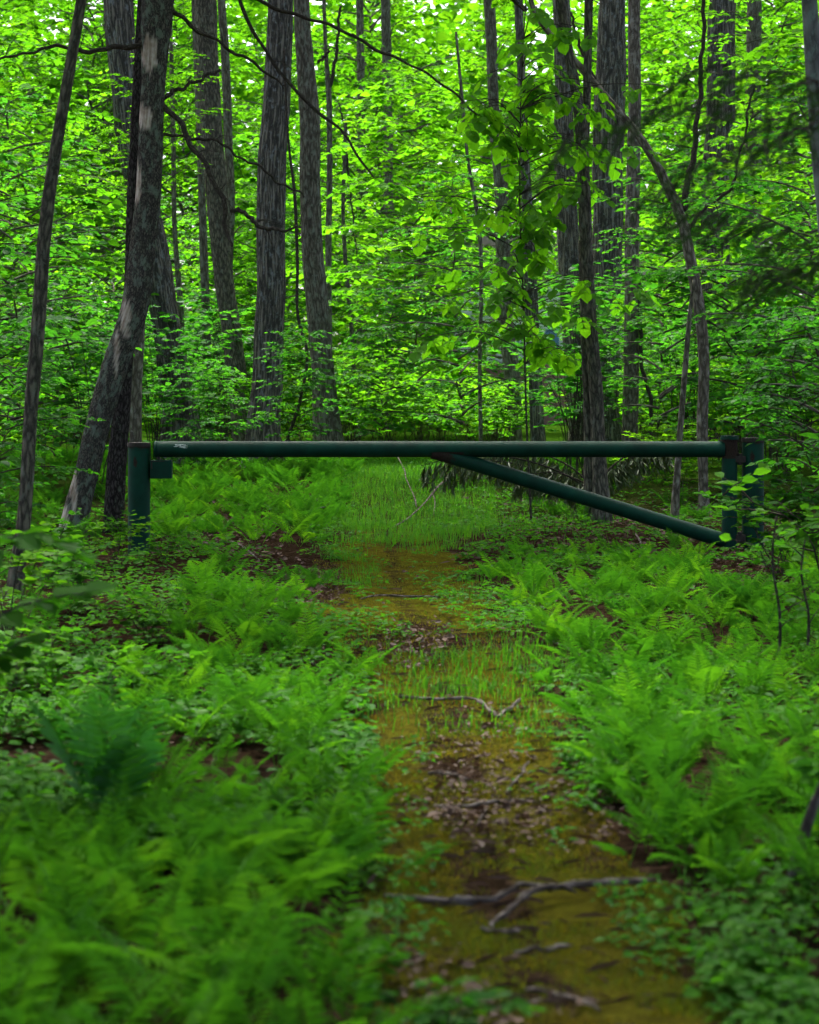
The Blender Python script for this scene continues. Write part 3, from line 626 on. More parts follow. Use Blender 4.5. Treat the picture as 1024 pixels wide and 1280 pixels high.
# nearer saplings set between and in front of the trunks: photo column, depth, template, scale
NEAR = [(-5, 15.4, 5, .46, 'small leafy sapling cut by the left edge in front of the gate line'), (1018, 14.6, 5, .48, 'small leafy sapling at the right edge just beyond the bare sapling'), (40, 24, 2, 1.0, 'bushy sapling right of the thin trunk at the left edge'), (-30, 20, 5, 1.0, 'low branched sapling at the far left edge'), (55, 29, 0, 1.0, 'tall leafy sapling left of the peeling trunk'), (130, 36, 4, 1.0, 'sapling screening the leaning thick grey trunk'),
        (238, 26, 5, .38, 'small bright sapling just right of the latch post'), (283, 26.5, 5, .38, 'small bright sapling in front of the brown curving trunk'), (375, 27, 5, .5, 'small sapling at the foot of the knotted trunk'),
        (478, 31, 5, .7, 'broad sapling with flat layered leaves beyond the rail centre'), (525, 33, 0, 1.0, 'airy tall sapling beyond the middle of the path'), (575, 27, 2, .85, 'leafy sapling left of the leaf screened trunks'),
        (820, 25, 2, .9, 'leafy sapling between the pale barked trunk and the crooked tree'), (930, 24, 5, 1.0, 'sapling behind the hinge post'), (1000, 27, 0, 1.0, 'tall sapling at the right edge beyond the gate'),
        (1040, 19, 2, .9, 'sapling leaning in from the right edge'), (950, 31, 4, 1.1, 'fine leaved sapling behind the broad grey trunk'), (70, 25, 5, .65, 'sapling behind the foot of the peeling trunk')]
for (px, d, k, sc, lab) in NEAR:
    plant(UND[k], 'sapling', 'sapling', G(px, d), rs.uniform(0, 6.3), sc, lab, None)
for (x, d) in scatter(95, 23, 52, 1.0, 1.5, sel=lambda x, d: path_clear(x, d) and not (-3.2 < x < .6 and d < 27)):
    side = 'left' if x < 0 else 'right'
    plant(BUSH[rs.integers(0, 3)], 'forest_shrub', 'shrub', (x, d, ground(x, d)), rs.uniform(0, 6.3), rs.uniform(.8, 1.3), 'green shrub among the tree feet beyond the gate on the %s' % side, 'shrubs beyond the gate on the ' + side, 'stem', 'foliage')

for (x, d) in scatter(26, 34, 46, .8, 1.5, sel=lambda x, d: -4.5 < x < 4):
    plant(BUSH[1 if rs.uniform() < .7 else 0], 'forest_shrub', 'shrub', (x, d, ground(x, d)), rs.uniform(0, 6.3), rs.uniform(1.0, 1.6), 'pale green shrub behind the fern patch at the far end of the path', 'pale shrubs at the far end of the path', 'stem', 'foliage')
# far woodland that closes the view
def far_woods():
    lg = Geo(); g = np.random.default_rng(9)
    n = 210000; a = g.uniform(-.62, .62, n); d = g.uniform(82, 125, n); x = np.tan(a) * d
    top = 25 + 4 * noise2(a * 40, d * 0, 1.0, 12) + 3 * noise2(a * 160, d * 0, 1.0, 13)
    z = g.uniform(0, 1, n) ** .85 * top
    low = g.uniform(0, 1, n) < .22; z = np.where(low, g.uniform(0, 4, n), z)
    keep = (noise2(x, z * 1.4 + d * .3, .9, 14) > -.6) | low
    keep &= ~((np.abs(x / d - .0745) < .008) & (d < 100) & (z < 9))
    p = np.stack((x, d, z), 1)[keep]; k = len(p)
    dv = nrm(g.normal(0, 1, (k, 3)) * (1, 1, .45)); nn = g.normal(0, .5, (k, 3)) + np.array((0, 0, 1.0))
    leaves(lg, p, dv, nn, g.uniform(.4, .85, k), .9, g.uniform(0, 1, k))
    tag(obj('far_woodland', lg, LEAF_PALE, None, False), 'bright green mass of far woods closing the view behind the trees', 'woodland', kind='stuff')
far_woods()

# hickory-like sapling with big drooping leaflets
def hickory():
    d = 19.6; base = G(664, d); root = thing('hickory_sapling', base, 'sapling with large drooping pointed leaflets above the middle of the gate', 'sapling')
    g = Geo(); lg = Geo(); r = np.random.default_rng(21)
    st = smooth_path(np.array([W(664, 650, d), W(658, 520, d), W(655, 400, d), W(650, 250, d), W(652, 100, d), W(660, -40, d)]) - base, 40)
    tube(g, st, np.linspace(.011, .005, 40), 8, .04, 2)
    for k in range(84):
        py = r.uniform(20, 455); px = 655 + r.normal(0, 66) + (20 if py < 250 else -8); dd = r.normal(0, .55)
        tip = W(px, py, d) + np.array((0, dd, 0)) - base
        i = np.argmin(abs(st[:, 2] - (tip[2] - .1))); b = st[i]
        mid = (b + tip) / 2 + np.array((0, 0, .12)); bp = smooth_path(np.array([b, mid, tip]), 8); tube(g, bp, np.linspace(.007, .003, 8), 4, cap=False)
        for q in range(r.integers(2, 5)):                    # compound leaf: five to seven leaflets round a drooping stalk
            a = r.uniform(0, 6.3); sd = np.array((math.cos(a), math.sin(a), -.15)); L = r.uniform(.13, .22)
            o = bp[r.integers(4, 8)]; t = np.linspace(0, 1, 5)[:, None]; sp = o + sd * L * t - np.array((0, 0, .12)) * t ** 2
            tube(g, sp, .0022, 3, cap=False)
            s = nrm(np.cross(sd, (0, 0, 1.0)))
            for (u, ang, ln) in ((.5, 1.1, .085), (.5, -1.1, .085), (.78, .85, .125), (.78, -.85, .125), (1, .0, .15)):
                pp = np.array([np.interp(u, t[:, 0], sp[:, c]) for c in range(3)])
                ld = nrm(sd) * math.cos(ang) + s * math.sin(ang) + np.array((0, 0, -r.uniform(.35, 1.0)))
                leaves(lg, pp[None], ld[None], np.array([[0, 0, 1.0]]) + sd * .4 + r.normal(0, .2, (1, 3)), np.array([ln * r.uniform(.8, 1.15)]), 1.0, np.array([r.uniform(.3, 1)]))
    obj('stem', g, BARK_THIN, root); obj('foliage', lg, LEAF_PALE, root, False)
hickory()

# ------------------------------------------------------------------ conifer boughs
def needle_bough(g, lg, pts, rad, twig_len, n_tw, nl, needle, hang, seed, r0=.4, flat=False):
    r = np.random.default_rng(abs(int(seed))); S = smooth_path(pts, 30); t = np.linspace(0, 1, 30)
    tube(g, S, np.linspace(rad, rad * .25, 30), 6, .05, seed)
    P, Dv, Nn, Ln = [], [], [], []
    for k in range(n_tw):
        u = .12 + .88 * (k + r.uniform(0, 1)) / n_tw; u = min(u, 1); q = np.array([np.interp(u, t, S[:, c]) for c in range(3)])
        T = nrm(S[min(29, int(u * 29) + 1)] - S[max(0, int(u * 29) - 1)]); sd = nrm(np.cross(T, (0, 0, 1.0))) * (1 if k % 2 else -1)
        dv = nrm(T * r.uniform(.4, .9) + sd * r.uniform(.5, 1) + np.array((0, 0, -hang * r.uniform(.5, 1.4)))); L = twig_len * r.uniform(.5, 1.1)
        tp = q + dv * L * np.linspace(0, 1, 4)[:, None]; tp[:, 2] -= hang * .25 * L * np.linspace(0, 1, 4) ** 2
        tube(g, tp, np.linspace(.004, .0015, 4), 3, cap=False)
        uu = r.uniform(.1, 1, nl); pp = np.stack([np.interp(uu, np.linspace(0, 1, 4), tp[:, c]) for c in range(3)], 1)
        if flat:
            s2 = nrm(np.cross(dv, (0, 0, 1.0))); sg = np.where(np.arange(nl) % 2, 1.0, -1.0)[:, None]
            P.append(pp); Dv.append(dv[None] * .6 + s2[None] * sg * .8 + r.normal(0, .16, (nl, 3)) + np.array((0, 0, -.1))); Ln.append(needle * r.uniform(.6, 1.2, nl)); continue
        P.append(pp); Dv.append(dv[None] * .8 + r.normal(0, .55, (nl, 3)) + np.array((0, 0, -hang * .7))); Ln.append(needle * r.uniform(.6, 1.1, nl))
    P = np.concatenate(P); Dv = np.concatenate(Dv); Ln = np.concatenate(Ln)
    leaves(lg, P, Dv, r.normal(0, 1, (len(P), 3)), Ln, .035 if needle > .05 else .11, np.clip(r0 + r.normal(0, .25, len(P)), 0, 1))
def pine_bough():
    d = 21.0; base = G(740, d); root = thing('drooping_pine_bough', base, 'dark drooping pine bough with browning needle tufts under the gate brace', 'pine bough'); g = Geo(); lg = Geo()
    o = lambda px, py, dy=0: W(px, py, d) + np.array((0, dy, 0)) - base
    for i, ps in enumerate(([o(760, 628), o(700, 590), o(640, 572), o(580, 570), o(526, 582)], [o(755, 632, .4), o(700, 600, .5), o(650, 582, .6), o(600, 578, .6), o(556, 588, .6)], [o(762, 625, .8), o(720, 585, .9), o(670, 566, 1.1), o(610, 560, 1.2)],
                            [o(762, 632, -.2), o(730, 604, -.2), o(690, 590, -.1), o(648, 596, 0)], [o(760, 600, .9), o(800, 570, 1.0), o(850, 560, 1.0)])):
        needle_bough(g, lg, ps, .014, .20, 34, 46, .12, 1.5, 60 + i, .35)
    obj('stem', g, BARK_THIN, root); obj('foliage', lg, DRYNEEDLE, root, False)
pine_bough()
def hemlock():
    d = 4.8; root = thing('hemlock_bough', W(1060, 120, d), 'soft dark hemlock boughs reaching in from the upper right', 'hemlock bough'); base = np.array(root.location); g = Geo(); lg = Geo()
    o = lambda px, py, dy=0: W(px, py, d + dy) - base
    for i, ps in enumerate(([o(1080, 130), o(985, 165, -.1), o(900, 192, -.2), o(830, 212, -.2)], [o(1080, 135), o(960, 140, .2), o(850, 130, .3), o(770, 150, .3), o(700, 168, .3)], [o(1080, 125), o(980, 90, .3), o(900, 80, .4), o(840, 95, .5)],
                            [o(1090, 320, .2), o(1010, 290, .2), o(930, 270, .2), o(850, 262, .2)], [o(1090, 330, .2), o(1000, 330, .3), o(930, 345, .3)])):
        needle_bough(g, lg, ps, .003, .20, 22, 70, .022, .55, 80 + i, .6)
    tube(g, smooth_path(np.array([o(1090, -60), o(1085, 130), o(1092, 330), o(1100, 820)]), 30), np.linspace(.012, .03, 30), 10, .04, 3)
    obj('stem', g, BARK_THIN, root); obj('foliage', lg, NEEDLE, root, False)
hemlock()

# ------------------------------------------------------------------ low shrubs near the camera
SHR = [(146, 15.6, 1, .62, 'leafy shrub growing in front of the latch post'), (207, 16.0, 0, .5, 'small shrub at the right foot of the latch post'), (60, 13.5, 1, .75, 'leafy shrub at the foot of the thin left trunk'),
       (110, 11.5, 0, .8, 'leafy shrub below the leaning trunk with peeling bark'), (10, 10.0, 1, .95, 'dense shrub at the left edge halfway up the picture'), (60, 8.6, 2, .8, 'low shrub in the left bed above the dark fern'), (200, 10.2, 2, .7, 'low shrub in the middle of the left fern bed'),
       (140, 8.0, 2, .7, 'low round leaved shrub just behind the dark fern'), (-10, 7.2, 0, .65, 'shrub cut by the left edge beside the dark fern'),
       (1030, 14.2, 1, 1.15, 'tall shrub with blue green leaves just right of the hinge post'), (1050, 12.0, 1, 1.6, 'shrub with broad leaves at the right edge below the gate'), (978, 14.2, 1, 1.05, 'shrub in front of the foot of the hinge post'), (868, 15.9, 2, .35, 'low shrub where the brace meets the upright'),
       (1075, 5.3, 2, .7, 'low shrub in the lower right corner'), (925, 4.1, 2, .35, 'small round leaved plant left of the lower right corner'), (455, 4.1, 2, .4, 'small plant at the left rim of the path near the camera'), (520, 3.7, 2, .45, 'small seedling on the path at the bottom edge')]
for (px, d, k, sc, lab) in SHR:
    plant(LOW[k], 'low_shrub', 'shrub', G(px, d), rs.uniform(0, 6.3), sc, lab, None, 'stem', 'foliage')
def near_leaves():
    d = 5.6; base = G(-70, d); root = thing('overhanging_shrub', base, 'blurred broad leaved branch poking in from the left edge', 'shrub'); g = Geo(); lg = Geo(); r = np.random.default_rng(3)
    o = lambda px, py, dy=0: W(px, py, d + dy) - base
    for ps in ([o(-75, 1050), o(-60, 820), o(-20, 690), o(50, 668), o(92, 692)], [o(-75, 1050), o(-50, 860), o(0, 770), o(60, 748), o(108, 742)], [o(-75, 1050), o(-60, 880), o(-15, 830), o(30, 800)]):
        S = smooth_path(np.array(ps), 20); tube(g, S, np.linspace(.008, .003, 20), 6)
        for u in (.5, .58, .66, .74, .8, .86, .92, .96, 1.0):
            p = S[min(19, int(u * 19))]
            for sd in (-1, 1): leaves(lg, p[None], np.array([[.7, sd * .7, r.uniform(-.4, .35)]]), np.array([[0, 0, 1.0]]) + r.normal(0, .25, (1, 3)), np.array([r.uniform(.06, .12)]), .95, np.array([r.uniform(.2, .7)]))
    obj('stem', g, BARK_THIN, root); obj('foliage', lg, LEAF_SHRUB, root, False)
near_leaves()

# ------------------------------------------------------------------ ferns
def frond(lg, g, p0, az, L, rise, r, pairs=17, wide=.34, curl=.9, blade=.16):
    """one fern frond: arching stalk and tapering pinnae on both sides, each pinna itself cut into lobes"""
    t = np.linspace(0, 1, 14); el = rise - curl * t ** 1.3
    st = L / 13; xy = np.concatenate(([0], np.cumsum(np.cos(el[:-1]) * st))); zz = np.concatenate(([0], np.cumsum(np.sin(el[:-1]) * st)))
    h = np.array((math.cos(az), math.sin(az), 0)); S = p0 + h * xy[:, None] + np.array((0, 0, 1.0)) * zz[:, None]
    tube(g, S[::2], np.linspace(.0028, .0010, 7) * (L / .45), 3, cap=False)
    u = np.linspace(.20, .99, pairs); q = np.stack([np.interp(u, t, S[:, c]) for c in range(3)], 1)
    T = np.stack([np.interp(u, t, np.gradient(S[:, c])) for c in range(3)], 1); T = nrm(T)
    s = np.array((-math.sin(az), math.cos(az), 0)); N = nrm(np.cross(T, s)); N *= np.sign(N[:, 2:3] + 1e-6)
    v = (u - .22) / .77; wl = L * wide * (np.minimum(1, .55 + v * 1.8) * (1 - v ** 1.6) + .04)
    rr = float(np.clip(.45 + r.normal(0, .28), 0, 1))
    for sg in (-1, 1):
        d = s * sg + T * .42 + N * r.uniform(-.12, .18)
        d = nrm(d + r.normal(0, .06, d.shape)); 
        # pinna as four pairs of small lobes would be too fine to see: two blades, the lower wide, the upper narrow
        leaves(lg, q, d, N + r.normal(0, .1, N.shape), wl, blade, rr)
        k = pairs * 3; uu = np.tile(np.array((.18, .42, .66)), pairs); qq = np.repeat(q, 3, 0) + np.repeat(d, 3, 0) * (np.repeat(wl, 3) * uu)[:, None]
        for s2 in (-1, 1):
            dd = np.repeat(d, 3, 0) * .75 + np.repeat(np.cross(N, d), 3, 0) * s2
            leaves(lg, qq, dd, np.repeat(N, 3, 0), np.repeat(wl, 3) * (.17 - .11 * uu), .42, rr)
def make_fern(seed, L, nf, rise=1.1, pairs=17, blade=.16):
    r = np.random.default_rng(abs(int(seed))); out = []
    for k in range(nf):
        g = Geo(); lg = Geo(); az = k * 2.4 + r.uniform(-.4, .4)
        az += r.uniform(-1, 1); frond(lg, g, np.array((r.normal(0, .06), r.normal(0, .06), 0)), az, L * r.uniform(.6, 1.15), rise + r.uniform(-.35, .3), r, pairs, .25, r.uniform(.6, 1.25), blade)
        lg.merge(g); out.append(lg)
    return out
FERN_PARTS = [[fr.mesh('fern_frond', FERN, False) for fr in make_fern(500 + i, L, nf, ri, 17, .19)] for i, (L, nf, ri) in enumerate(((.50, 6, 1.1), (.44, 5, 1.25), (.52, 6, .95)))]
FERN_GEO = []
for i, (L, nf, ri) in enumerate(((.36, 5, 1.15), (.33, 5, 1.0), (.40, 6, 1.15), (.30, 4, 1.25), (.35, 6, .95))):
    gg = Geo()
    for fr in make_fern(520 + i, L, nf, ri): gg.merge(fr)
    FERN_GEO.append(gg)
FERN_MESH = [g.mesh('fern', FERN, False) for g in FERN_GEO]
def fern_small(loc, sc, label, group, r):
    o = link('fern', FERN_MESH[r.integers(0, 5)], None, tuple(float(c) for c in loc)); o.rotation_euler = (r.normal(0, .08), r.normal(0, .08), r.uniform(0, 6.3)); o.scale = (sc, sc, sc)
    return tag(o, label, 'fern', group)
def fern_big(loc, sc, label, group, r):
    root = thing('fern', loc, label, 'fern', group, r.uniform(0, 6.3), sc)
    for me in FERN_PARTS[r.integers(0, 3)]: link('frond', me, root)
r = np.random.default_rng(41)
placed = []
def near_post(x, d): return 12.8 < d < 17.6 and (abs(x / d + .140) < .024 or -.01 < x / d - .163 < .03)
def ferns_in(n, xf, d0, d1, gap, fn, sc, label, group, tries=6000, edge=1.25):
    c = 0
    for _ in range(tries):
        if c >= n: break
        d = 1 / r.uniform(1 / d1, 1 / d0) if d1 < 20 else r.uniform(d0, d1); px0, px1 = xf(HY + CAMZ * F / d); px = r.uniform(px0, px1); x = (px - HX) / F * d
        if path_dist(np.array(x), np.array(d)) < edge: continue
        if near_post(x, d): continue
        if any((x - a) ** 2 + (d - b) ** 2 < (gap * g_) ** 2 for a, b, g_ in placed): continue
        s = sc * r.uniform(.75, 1.2); placed.append((x, d, s)); fn((x, d, float(ground(x, d)) - .01), s, label, group, r); c += 1
    return c
ferns_in(46, lambda y: (-60, 430), 3.2, 5.4, .21, fern_big, .64, 'large bright fern in the clump at the lower left', 'ferns at the lower left', edge=1.35)
ferns_in(62, lambda y: (150 if y > 850 else 230, 470), 5.1, 14.0, .30, fern_small, .82, 'feathery fern in the bed along the left rim of the path', 'ferns left of the path')
ferns_in(28, lambda y: (680, 1080), 4.7, 7.5, .25, fern_big, .6, 'large fern in the near part of the bed right of the path', 'near ferns right of the path')
ferns_in(110, lambda y: (560, 1040), 7.5, 17.0, .27, fern_small, .84, 'feathery fern in the bed between the path and the gate brace', 'ferns right of the path')
ferns_in(54, lambda y: (190, 470), 17.6, 26, .26, fern_small, 1.0, 'bright fern in the sunny patch beyond the left half of the gate', 'ferns beyond the gate')
def dark_fern():
    root = thing('dark_fern', G(135, 5.55), 'tall dark blue green fern standing in the left foreground', 'fern'); q = np.random.default_rng(8)
    for k in range(9):
        g = Geo(); lg = Geo(); az = (-.2, .5, 1.2, 2.2, 2.9, 3.6, 4.5, 5.3, 1.8)[k]
        frond(lg, g, np.array((q.normal(0, .03), q.normal(0, .03), 0)), az, q.uniform(.42, .56), 1.42 + q.uniform(-.2, .08), q, 17, .33 if k in (0, 5, 6, 7) else .24, .75, .2); lg.merge(g); obj('frond', lg, FERN_DARK, root, False)
dark_fern()
def fern_carpet():
    g = Geo(); q = np.random.default_rng(14); cells = [gg.arr() for gg in FERN_GEO]
    def put(n, f):
        c = 0
        while c < n:
            px, d = f(); x = (px - HX) / F * d
            if path_dist(np.array(x), np.array(d)) < (1.2 if d < 17 else .9): continue
            if near_post(x, d): continue
            a = q.uniform(0, 6.3); s = q.uniform(.6, 1.15) * (1.1 if d > 17 else .8); M = np.array(((math.cos(a), -math.sin(a), 0), (math.sin(a), math.cos(a), 0), (0, 0, 1))) * s
            v, qq, tt, rr, bb = cells[q.integers(0, 5)]; g.add(v @ M.T + (x, d, float(ground(x, d)) - .015), qq, tt, np.clip(rr + q.normal(0, .12), 0, 1)); c += 1
    put(330, lambda: (q.uniform(180, 500), q.uniform(18.5, 36)))
    put(190, lambda: (q.uniform(-120, 170), q.uniform(16.5, 32)))
    put(60, lambda: (q.uniform(620, 1050), q.uniform(19, 32)))
    put(110, lambda: (q.uniform(560, 1080), q.uniform(5, 16)))
    put(60, lambda: (q.uniform(0, 430), q.uniform(7, 15)))
    tag(obj('fern_carpet', g, FERN, None, False), 'carpet of smaller ferns filling the ground between the single ferns', 'ferns', kind='stuff')
fern_carpet()

# ------------------------------------------------------------------ grass, ground cover, leaf litter
def grass():
    q = np.random.default_rng(15); P = []
    def put(n, px0, px1, d0, d1, pat=-.2, inside=None):
        d = q.uniform(d0, d1, n); x = (q.uniform(px0, px1, n) - HX) / F * d
        k = noise2(x, d, 4.0, 22) + q.normal(0, .3, n) > pat + 1.3 * np.maximum(0, np.abs((d - (d0 + d1) / 2) / (d1 - d0) * 2) ** 2 - .25) + .9 * np.maximum(0, np.abs((x / d * F + HX - (px0 + px1) / 2) / (px1 - px0) * 2) ** 2 - .3)
        if inside is not None: k &= path_dist(x, d) > inside
        P.append(np.stack((x[k], d[k], ground(x[k], d[k])), 1))
    put(7500, 420, 730, 6.7, 11.3, -.05); put(2500, 440, 720, 4.0, 8, .55, .6); put(2500, 420, 640, 10.5, 16, .35, .7); put(1800, 400, 480, 14, 17.5, -.2)
    put(34000, 390, 620, 17.5, 40, -.9); put(3500, 560, 800, 16, 24, .0); put(500, 780, 1040, 3.6, 7, .1, 1.1)
    P = np.concatenate(P); n = len(P); L = q.uniform(.03, .095, n) * np.where(P[:, 1] > 18, 1.5, 1); az = q.uniform(0, 6.3, n); b = q.uniform(.2, 1.0, n)
    h = np.stack((np.cos(az), np.sin(az), 0 * az), 1); s = np.stack((-np.sin(az), np.cos(az), 0 * az), 1); w_ = L * .018 + .0012; up = np.array((0, 0, 1.0))
    v = np.stack((P - s * w_[:, None], P + s * w_[:, None], P + h * (L * b * .3)[:, None] + up * (L * .6)[:, None] + s * (w_ * .7)[:, None], P + h * (L * b * .3)[:, None] + up * (L * .6)[:, None] - s * (w_ * .7)[:, None], P + h * (L * b)[:, None] + up * (L * (1 - .3 * b))[:, None]), 1)
    i = (np.arange(n) * 5)[:, None]; g = Geo(); g.add(v.reshape(-1, 3), np.array((0, 1, 2, 3)) + i, np.array((3, 2, 4)) + i, np.repeat(q.uniform(0, 1, n), 5))
    tag(obj('grass', g, GRASS, None, False), 'short grass on the path and along its rims', 'grass', kind='stuff')
grass()
def cover():
    q = np.random.default_rng(16); lg = Geo()
    def put(n, px0, px1, d0, d1, pat, size, mn=1.0):
        d = 1 / q.uniform(1 / d1, 1 / d0, n); x = (q.uniform(px0, px1, n) - HX) / F * d
        k = (noise2(x, d, 3.0, 33) > pat) & (path_dist(x, d) > mn); x, d = x[k], d[k]; m = len(x)
        z = ground(x, d); hgt = q.uniform(.02, .13, m) * size / .05; nl = 4
        az = q.uniform(0, 6.3, m)[:, None] + np.arange(nl)[None] * 1.57 + q.normal(0, .3, (m, nl)); rr = q.uniform(.0, .03, (m, nl))
        p = np.stack((x[:, None] + np.cos(az) * rr, d[:, None] + np.sin(az) * rr, z[:, None] + hgt[:, None] * q.uniform(.7, 1.1, (m, nl))), -1).reshape(-1, 3)
        dv = np.stack((np.cos(az), np.sin(az), q.uniform(-.35, .3, (m, nl))), -1).reshape(-1, 3)
        leaves(lg, p, dv, np.array((0, 0, 1.0)) + q.normal(0, .25, p.shape), size * q.uniform(.6, 1.35, len(p)), q.uniform(.6, .95, len(p)), np.clip(np.repeat(q.uniform(.1, .9, m), nl) + q.normal(0, .1, len(p)), 0, 1))
    put(5600, -80, 470, 5.0, 17, -.45, .042); put(500, -80, 440, 3.2, 5.5, .0, .03, 1.15); put(2400, 540, 1000, 15, 30, -.2, .05, .8); put(3000, 540, 1080, 6, 16, -.2, .036); put(900, 880, 1100, 3.2, 5.8, -.3, .034, .9); put(260, 740, 1000, 3.3, 6, .1, .024, .6)
    put(900, 430, 880, 3.4, 10, .1, .028, .55); put(1800, -100, 540, 16, 30, 0, .055, .8); put(1400, 380, 660, 10.5, 26, -.2, .035, .25)
    tag(obj('ground_cover', lg, LEAF_SHRUB, None, False), 'low leafy seedlings and creepers covering the forest floor', 'ground cover', kind='stuff')
cover()
def moss():
    q = np.random.default_rng(18); n = 110000; d = 1 / q.uniform(1 / 18, 1 / 3.6, n); x = np.interp(d, PY, PC) + q.uniform(-1.25, 1.25, n) * np.interp(d, PY, PW)
    k = (noise2(x, d, 5.5, 51) + .7 * noise2(x, d, 15, 52) + q.normal(0, .25, n) > -.1) & (path_dist(x, d) < 1.15); x, d = x[k], d[k]; n = len(x); P = np.stack((x, d, ground(x, d) - .002), 1)
    L = q.uniform(.008, .022, n); az = q.uniform(0, 6.3, n); h = np.stack((np.cos(az), np.sin(az), 0 * az), 1); sd = np.stack((-np.sin(az), np.cos(az), 0 * az), 1); w_ = L * .22
    v = np.stack((P - sd * w_[:, None], P + sd * w_[:, None], P + h * (L * .5)[:, None] + np.array((0, 0, 1.0)) * (L * .9)[:, None]), 1)
    g = Geo(); g.add(v.reshape(-1, 3), None, np.arange(n * 3).reshape(-1, 3), np.repeat(np.clip(.5 + .5 * noise2(x, d, 7, 53) + q.normal(0, .2, n), 0, 1), 3))
    tag(obj('moss', g, MOSS, None, False), 'olive and rusty moss cushions on the path', 'moss', kind='stuff')
moss()
def litter():
    q = np.random.default_rng(17); lg = Geo()
    def put(n, px0, px1, d0, d1, pat, mn=0.0):
        d = 1 / q.uniform(1 / d1, 1 / d0, n); x = (q.uniform(px0, px1, n) - HX) / F * d; k = (noise2(x, d, 2.4, 44) + .6 * noise2(x, d, 9, 45) + q.normal(0, .25, n) > pat + .9 * np.abs((d - (d0 + d1) / 2) / (d1 - d0) * 2) ** 3 + .9 * np.abs((x / d * F + HX - (px0 + px1) / 2) / (px1 - px0) * 2) ** 3) & (path_dist(x, d) > mn); x, d = x[k], d[k]; m = len(x); az = q.uniform(0, 6.3, m)
        p = np.stack((x, d, ground(x, d) + q.uniform(.006, .028, m)), 1); dv = np.stack((np.cos(az), np.sin(az), q.normal(0, .25, m)), 1)
        leaves(lg, p, dv, np.array((0, 0, 1.0)) + q.normal(0, .4, (m, 3)), (.012 + .045 * q.beta(1.2, 2.6, m)) * np.where(d < 8, .9, np.where(d > 14, 1.5, 1.1)), q.uniform(.12, 1.0, m), q.beta(1.3, 2.6, m))
    put(3500, 520, 780, 3.5, 7.5, .1); put(4500, 480, 690, 3.0, 8.6, -.1); put(900, 470, 580, 9.5, 11.5, -.6); put(1400, 300, 430, 12.5, 16.5, -.7); put(3500, 190, 360, 16.5, 23, -.6); put(8000, 560, 980, 15, 26, -.5)
    put(2200, 860, 1060, 12, 18, -.7); put(2600, -80, 470, 4, 16, .0, 1.0); put(2400, 560, 1060, 5, 15, .1, 1.0); put(900, 420, 560, 11, 22, .4)
    n = 450; d = 1 / q.uniform(1 / 17, 1 / 3.4, n); x = np.interp(d, PY, PC) + q.normal(0, .75, n) * np.interp(d, PY, PW); az = q.uniform(0, 6.3, n)
    leaves(lg, np.stack((x, d, ground(x, d) + q.uniform(.006, .02, n)), 1), np.stack((np.cos(az), np.sin(az) * .6, q.normal(0, .1, n)), 1), np.array((0, 0, 1.0)) + q.normal(0, .3, (n, 3)), q.uniform(.02, .11, n), q.uniform(.025, .06, n), q.uniform(.25, 1, n))
    tag(obj('leaf_litter', lg, LITTER, None, False), 'brown and tan dead leaves scattered over the forest floor', 'leaf litter', kind='stuff')
litter()

# ------------------------------------------------------------------ fallen sticks
def stick(rows, label, forks=(), lift=.012, name='fallen_branch', bark=BARK_STICK):
    """rows (px, py, width px): the stick lies on the ground under those pixels"""
    def pts(rw):
        out = []
        for a in rw:
            px, py, wd = a[:3]; h = a[3] if len(a) > 3 else 0
            d = D_at(py); x = (px - HX) / F * d; rr = wd / 2 / F * d; out.append((x, d, float(ground(x, d)) + rr * .6 + .007 + h, rr))
        return np.array(out)
    A = pts(rows); base = np.array((A[0][0], A[0][1], float(ground(A[0][0], A[0][1])))); root = thing(name, base, label, 'fallen branch'); g = Geo(); q = np.random.default_rng(abs(int(rows[0][0])))
    for i, (rw, nm) in enumerate([(rows, 'main_stick')] + [(f, 'side_stick') for f in forks]):
        A_ = pts(rw); sq = np.concatenate(([0], np.cumsum(np.linalg.norm(np.diff(A_[:, :3], axis=0), axis=1)))); m_ = 9 * len(rw); t = np.linspace(0, 1, m_)
        ss = t * sq[-1]; E = np.stack([.6 * np.interp(ss, sq, A_[:, c]) for c in range(4)], 1) + .4 * smooth_path(A_, m_); E[:, :3] -= base
        kn = np.sort(q.uniform(0, 1, 9)); jig = np.stack([np.interp(t, np.concatenate(([0], kn, [1])), q.normal(0, .55, 11)) for c in range(3)], 1); E[:, :3] += jig * E[:, 3:4] * (1, .6, .6)
        E[:, 3] *= .66 * (1 + .18 * np.interp(t, np.concatenate(([0], kn, [1])), q.normal(0, 1, 11))); E[-2:, 3] *= .6; E[:1, 3] *= .7
        gg = Geo(); tube(gg, E[:, :3], np.maximum(E[:, 3], .003), 12, .11, int(rw[0][0])); obj(nm, gg, bark, root)
stick([(478, 1138, 10, .015), (560, 1134, 11, .015), (618, 1131, 13, .012), (645, 1121, 15, .03), (700, 1122, 15, .02), (750, 1122, 14, .015), (812, 1119, 12, .012)], 'longest grey stick lying across the path near the camera', [[(648, 1120, 9, .02), (610, 1132, 9, .01), (540, 1133, 7)]])
stick([(608, 1162, 8), (640, 1146, 11, .02), (665, 1134, 11, .03), (705, 1127, 9, .03), (722, 1128, 6, .02)], 'bent dark stick just below the longest stick on the path')
stick([(600, 1164, 8), (650, 1170, 9)], 'short dark stick under the bent stick')
stick([(640, 1193, 9), (680, 1190, 10), (715, 1188, 7)], 'half buried dark stick below the bent stick')
stick([(655, 1243, 7), (690, 1252, 8), (720, 1263, 8), (750, 1280, 7)], 'curved stick at the bottom edge of the path')
stick([(620, 1272, 6), (650, 1267, 7), (690, 1262, 6)], 'thin stick crossing the curved stick at the bottom')
